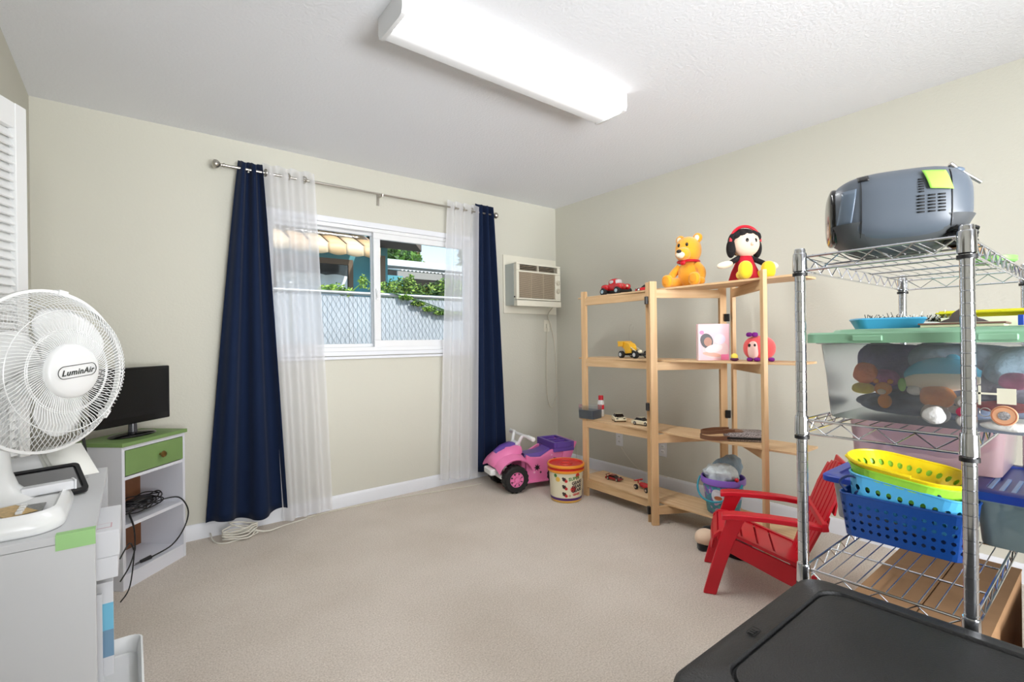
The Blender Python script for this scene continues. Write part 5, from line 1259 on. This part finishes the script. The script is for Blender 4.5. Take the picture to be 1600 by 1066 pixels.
for k in (-.06, 0, .06): G().box(-.18, .12, k - .012, k + .012, .1365, .142).go('lid_rib', M_BLID, tC, bevel=.002)
# cardboard boxes on the floor under and behind the rack
def cbox(loc, w_, d_, h_, rz, label, flaps=True):
    t = thing('cardboard_box', label, 'cardboard box', loc, rz)
    G().box(-w_ / 2, w_ / 2, -d_ / 2, d_ / 2, 0, h_).go('box_body', M_CARD, t, bevel=.003)
    if flaps:
        G().box(-w_ / 2 - .001, w_ / 2 + .001, -d_ / 2 - .001, -.002, h_ + .0005, h_ + .005).go('flap', M_CARD, t)
        G().box(-w_ / 2 - .001, w_ / 2 + .001, .002, d_ / 2 + .001, h_ + .0005, h_ + .005).go('flap', M_CARD, t)
    return t
cbox((1.89, .355, .155), .56, .28, .27, .0, 'brown cardboard box on the lowest wire shelf')
cbox((2.02, -.03, .0), .56, .38, .40, .0, 'brown cardboard box on the floor at the right edge')
tag(G().tube([(1.55, .30, .425), (1.53, .27, .44), (1.50, .255, .445)], .004, 5).go('torn_strap', mat('straw', S(206, 176, 128), rough=.8)), 'torn straw coloured strap poking up from the cardboard box', 'strap') if False else None

# ------------------------------------------------------------------ black tote in the foreground
M_BT = mat('black_tote', S(26, 26, 27), rough=.55, bump=.35, scale=260, var=.5, vscale=4)
bt = thing('lidded_bin', 'big black plastic bin with recessed lid in the foreground', 'storage bin', (1.013, .038, .0))
BW, BDp, BHh = .60, .93, .595
R = []
for k, z in ((-.06, 0), (-.03, .25), (-.012, .50), (-.012, .530)):
    R.append([V((x, y, z)) for x, y in rr(BW + k, BDp + k, .07, 7)])
G().rings(R).go('trunk_body', M_BT, bt, ang=50)
R = []
for k, z in ((-.014, .528), (.0, .528), (.004, .534), (.004, .556), (.0, .566), (-.014, .574), (-.05, .578), (-.125, .586), (-.130, .588)):
    R.append([V((x, y, z)) for x, y in rr(BW + k, BDp + k, .052 - (.01 if k < -.1 else 0), 7)])
for k, z in ((-.133, .587), (-.136, .578), (-.142, .577), (-.147, .583), (-.165, .584)):
    R.append([V((x, y, z)) for x, y in rr(BW + k, BDp + k, .05, 7)])
G().rings(R).go('lid', M_BT, bt, ang=50)
eb = G().tube([V((x, y, .5855)) for x, y in rr(.03, .016, .004, 3, -.06, BDp / 2 - .042)], .0009, 5, closed=True)
for i in range(3): eb.box(-.071 + i * .0075, -.066 + i * .0075, BDp / 2 - .047, BDp / 2 - .037, .5825, .5858)
eb.go('emboss', M_BT, bt)

# ------------------------------------------------------------------ outside: fence, neighbour house, roofs, trees
st(G().box(-8, 30, YB + .13, 40, -.35, -.30).go('ground', mat('concrete_yard', S(160, 156, 148), rough=.9, var=.15, vscale=3), ang=0))
st(G().box(-1.6, 3.6, -3.7, 3.62, 2.60, 2.70).go('roof', mat('roof_board', S(120, 96, 74), rough=.8), ang=0)) 
fc = thing('chain_link_fence', 'chain-link fence with white privacy slats outside the window', 'fence', (0, 5.2, -.3))
M_SLAT = mat('fence_slat', S(188, 194, 204), rough=.5); M_GALV = mat('galvanised', S(176, 180, 182), rough=.4, metal=.6)
FH = 2.0
g = G()
for i in range(150): g.box(-1 + i * .046, -1 + i * .046 + .042, .004, .010, .03, FH - .03)
g.go('privacy_slats', M_SLAT, fc, kind='stuff', ang=0)
g = G(); dpt = .06; x = -3.2
while x < 6.0:
    for s_ in (-1, 1):
        x0, z0, x1_, z1 = (x, .03, x + (FH - .06) * .55, FH - .03) if s_ > 0 else (x + (FH - .06) * .55, .03, x, FH - .03)
        if x1_ < 6.2 and x0 > -2: g.tube([(x0, -.0 + .002 * s_, z0), (x1_, .002 * s_, z1)], .0017, 3)
    x += dpt
g.go('wire_mesh', mat('mesh_grey', S(140, 144, 150), rough=.5), fc, kind='stuff', ang=0)
G().cyl((-1.5, .0, FH), (6, .0, FH), .022).go('top_rail', M_GALV, fc)
for x in (-1.2, 1.26, 3.75, 5.9): G().cyl((x, .03, 0), (x, .03, FH + .06), .03).sup((x, .03, FH + .07), (.034, .034, .03)).go('post', M_GALV, fc)

hs = thing('neighbor_house', 'teal neighbouring house with a curtained window beyond the fence', 'house', (0, 7.2, -.3))
M_TEALW = mat('teal_siding', S(86, 152, 166), rough=.8, var=.1, vscale=4); M_BRN = mat('brown_frame', S(112, 92, 76), rough=.6)
G().box(-3, 3.18, 0, .3, 0, 3.15).go('wall', M_TEALW, hs)
wn = G().box(.3, 2.62, -.03, .0, 1.35, 1.42).box(.3, 2.62, -.03, 0, 2.62, 2.70).box(.3, .36, -.03, 0, 1.42, 2.62).box(2.55, 2.62, -.03, 0, 1.42, 2.62).box(1.5, 1.56, -.03, 0, 1.42, 2.62).go('window', M_BRN, hs)
G().box(.36, 2.55, -.012, -.006, 1.42, 2.62).go('pane', mat('window_dark', S(50, 54, 60), rough=.1), wn)
G().grid(lambda u, v: V((.38 + 2.15 * u, -.02 + .006 * math.sin(u * 60), 1.42 + 1.03 * v + .02 * abs(math.sin(u * 22)) * v)), 90, 2).go('cafe_curtain', mat('cafe_white', S(232, 240, 248), rough=.8), wn, solid=.003)
G().box(2.95, 3.1, -.1, -.0, 0, 2.8).go('downpipe', M_BRN, hs)
aw = thing('window_awning', 'tan metal awning with scalloped edge over the neighbour\'s window', 'awning', (0, 6.35, 0))
M_TAN = [mat('awning_tan', S(226, 186, 140), rough=.5), mat('awning_cream', S(238, 208, 170), rough=.5)]
pw = .235
for i in range(11):
    x0 = .12 + i * pw; n_ = 8
    def pan(u, v, x0=x0):
        return V((x0 + pw * u * .985, .85 * (1 - v), 2.86 - .40 * v + .022 * math.sin(PI * u)))
    G().grid(pan, 6, 4).go('panel', M_TAN[i % 2], aw, solid=.004)
    G().grid(lambda u, v, x0=x0: V((x0 + pw * u * .985, -.005, 2.46 + .022 * math.sin(PI * u) - (.13 + .045 * math.sin(PI * u)) * v)), 8, 2).go('scallop', M_TAN[i % 2], aw, solid=.004)
    G().cyl((x0 - .003, .85, 2.862), (x0 - .003, .0, 2.465), .009, seg=6).go('seam', M_BRN, aw)
G().box(.05, 2.76, .0, .9, 2.88, 2.96).go('fascia', mat('dark_fascia', S(78, 62, 52), rough=.8), aw)
ev = thing('house_eave', 'dark brown eave corner at the window\'s upper middle', 'eave', (3.0, 7.0, 2.64))
G().prism([(-.2, -.75), (.1, -.75), (.75, .15), (.75, .19), (-.2, .19)], 0, .12).go('soffit', mat('eave_brown', S(96, 80, 70), rough=.8), ev)
r2 = thing('flat_roof_house', 'low house with white flat roof and corrugated patio cover beyond the vines', 'house', (5.2, 12, -.3))
G().box(0, 7, .6, 5, 0, 3.45).go('wall', mat('grey_wall', S(120, 112, 108), rough=.8), r2)
G().box(-.2, 7.4, .2, 5.4, 3.53, 3.70).go('roof', mat('white_roof', S(206, 212, 216), rough=.6), r2)
G().grid(lambda u, v: V((.15 + 6 * u, -.6 + .9 * v, 3.30 + .14 * v + .02 * math.sin(u * 2 * PI * 55))), 330, 2).go('corrugated_cover', mat('corrugated_white', S(214, 214, 212), rough=.5), r2, solid=.01)
G().box(.1, 6.4, -.6, -.55, 3.10, 3.27).go('beam', mat('beam_grey', S(150, 146, 142), rough=.7), r2)
for x in (1.4, 2.9): G().box(x, x + .9, -.62, -.59, 3.08, 3.28).go('beam_panel', mat('beam_dark%d' % int(x), S(100, 98, 96), rough=.7), r2)
G().box(-1.6, .1, -.9, .6, 0, 3.1).go('teal_annex', M_TEALW, r2)

def leafmat(n_, c): return mat(n_, S(*c), rough=.6, var=.25, vscale=2.5)
LM = [leafmat('leaf_dark', (58, 92, 40)), leafmat('leaf_mid', (104, 146, 58)), leafmat('leaf_lime', (176, 206, 92))]
def leaves(name, label, loc, blobs, n_, sz, mt, cat, seed, trunk=None):
    t = thing(name, label, cat, loc); rd = random.Random(seed)
    for k, m_ in enumerate(mt):
        g = G()
        for i in range(n_ // len(mt)):
            c, r_ = blobs[rd.randrange(len(blobs))]
            d = V((rd.gauss(0, 1), rd.gauss(0, 1), rd.gauss(0, 1))).normalized() * (rd.random() ** .4)
            p = V(c) + V((d.x * r_[0], d.y * r_[1], d.z * r_[2])); a_ = Euler((rd.uniform(0, 6), rd.uniform(0, 6), rd.uniform(0, 6))).to_matrix()
            s_ = sz * rd.uniform(.6, 1.3)
            g.add([p + a_ @ V(q) * s_ for q in ((0, -1, 0), (.45, 0, .1), (0, 1, 0), (-.45, 0, .1))], [(0, 1, 2, 3)])
        g.go('foliage', m_, t, ang=0, kind='stuff')
    for q in (trunk or []): G().tube(q, .05 if len(q) < 3 else .007, 6).go('stem', M_BRN if len(q) < 3 else mt[0], t)
    return t
leaves('climbing_vine', 'leafy green vine spilling over the fence top', (0, 5.3, 1.68), [((2.35 + .14 * i, .06, .085 + .04 * math.sin(i * 1.3) + .010 * min(i, 6)), (.15, .08, .12)) for i in range(14)] + [((2.62, 0, .17), (.07, .06, .13))] + [((2.5 + .15 * i, -.14, -.0 - .18 * math.sin(PI * i / 8)), (.09, .02, .025)) for i in range(9)], 6400, .024, LM[::1], 'vine', 1,
       trunk=[[(2.3, -.13, .05), (2.7, -.14, -.04), (3.1, -.14, -.16), (3.4, -.14, -.20), (3.7, -.14, -.12)], [(2.5, -.13, .0), (2.9, -.14, -.12), (3.3, -.14, -.17)], [(2.2, 0, .0), (3.0, 0, .1), (4.0, 0, .1)]])
leaves('climbing_vine', 'thin vine sprigs on the fence before the neighbour\'s window', (0, 5.22, 1.70), [((1.62 + .11 * i, 0, .03 + .03 * math.sin(i * 2)), (.09, .04, .05)) for i in range(3)] + [((2.02, .0, .14), (.05, .03, .09)), ((2.15, 0, .08), (.08, .03, .05))], 420, .022, LM[1:], 'vine', 2, trunk=[[(1.6, 0, .0), (1.9, 0, .03), (2.05, 0, .16), (2.2, 0, .05)]])
leaves('hedge', 'dark green hedge under the corrugated cover beyond the fence', (0, 9.5, -.3), [((4.4 + .42 * i, 0, 2.0 + .1 * math.sin(i * 2.1)), (.4, .4, .5)) for i in range(9)], 4200, .07, LM[:2], 'hedge', 3, trunk=[[(5, 0, 0), (5, 0, 2)]])
leaves('tree', 'bushy green tree behind the white roof, nearest the eave', (7.8, 19, -.3), [((0, 0, 5.1), (1.2, 1, .8)), ((1.2, 0, 4.9), (.8, .8, .5))], 2600, .13, LM[:2], 'tree', 4, trunk=[[(0, 0, 0), (0, 0, 5)]])
leaves('tree', 'slender dark tree in the middle of the skyline', (12.3, 19, -.3), [((0, 0, 5.5), (.38, .4, .65)), ((0, 0, 4.9), (.5, .4, .3))], 1300, .12, LM[:2], 'tree', 5, trunk=[[(0, 0, 0), (0, 0, 5)]])
leaves('tree', 'spiky low tree at the skyline\'s right side', (14.2, 19, -.3), [((0, 0, 4.95), (.9, .6, .4)), ((.3, 0, 5.4), (.15, .2, .4)), ((1.4, 0, 5.05), (.6, .5, .35))], 1600, .12, LM[1:], 'tree', 6, trunk=[[(0, 0, 0), (0, 0, 5)]])
leaves('tree', 'small rust tinged tree left of the slender dark one', (10.6, 21.5, -.3), [((0, 0, 5.3), (.8, .6, .35)), ((.3, 0, 5.65), (.3, .3, .25))], 1200, .11, [LM[1], leafmat('leaf_rust', (150, 110, 80))], 'tree', 7, trunk=[[(0, 0, 0), (0, 0, 5)]])

# ------------------------------------------------------------------ groups of alike things
for pre, grp in (('toy_car', 'toy cars on the pine shelves'), ('toy_buggy', 'toy cars on the pine shelves'), ('toy_truck', 'toy cars on the pine shelves'), ('toy_racer', 'toy cars on the pine shelves'),
                 ('plastic_basket', 'baskets stacked on the bottom wire shelf'), ('storage_tote', 'storage totes on the wire rack'), ('blackout_curtain', 'curtains at the window'),
                 ('sheer_curtain', 'curtains at the window'), ('plush_slipper', 'plush slippers on the carpet'), ('cardboard_box', 'cardboard boxes under the wire rack'), ('tree', 'trees on the skyline'),
                 ('climbing_vine', 'vines on the fence'), ('wall_outlet', 'wall outlets'), ('basket_hook', 'hooks over the blue basket'), ('plastic_bag', 'bags in the beach bucket')):
    for o in list(COL.objects):
        if o.parent is None and o.name.split('.')[0] == pre: o['group'] = grp
for o in list(COL.objects):
    if o.get('category') == 'soft toy':
        n_ = o.name.split('.')[0]
        if any(k in n_ for k in ('cloth', 'blanket', 'bag', 'wrap')): o['category'] = 'cloth' if 'wrap' not in n_ else 'wrapper'
        else: o['group'] = 'soft toys inside the big clear tote'
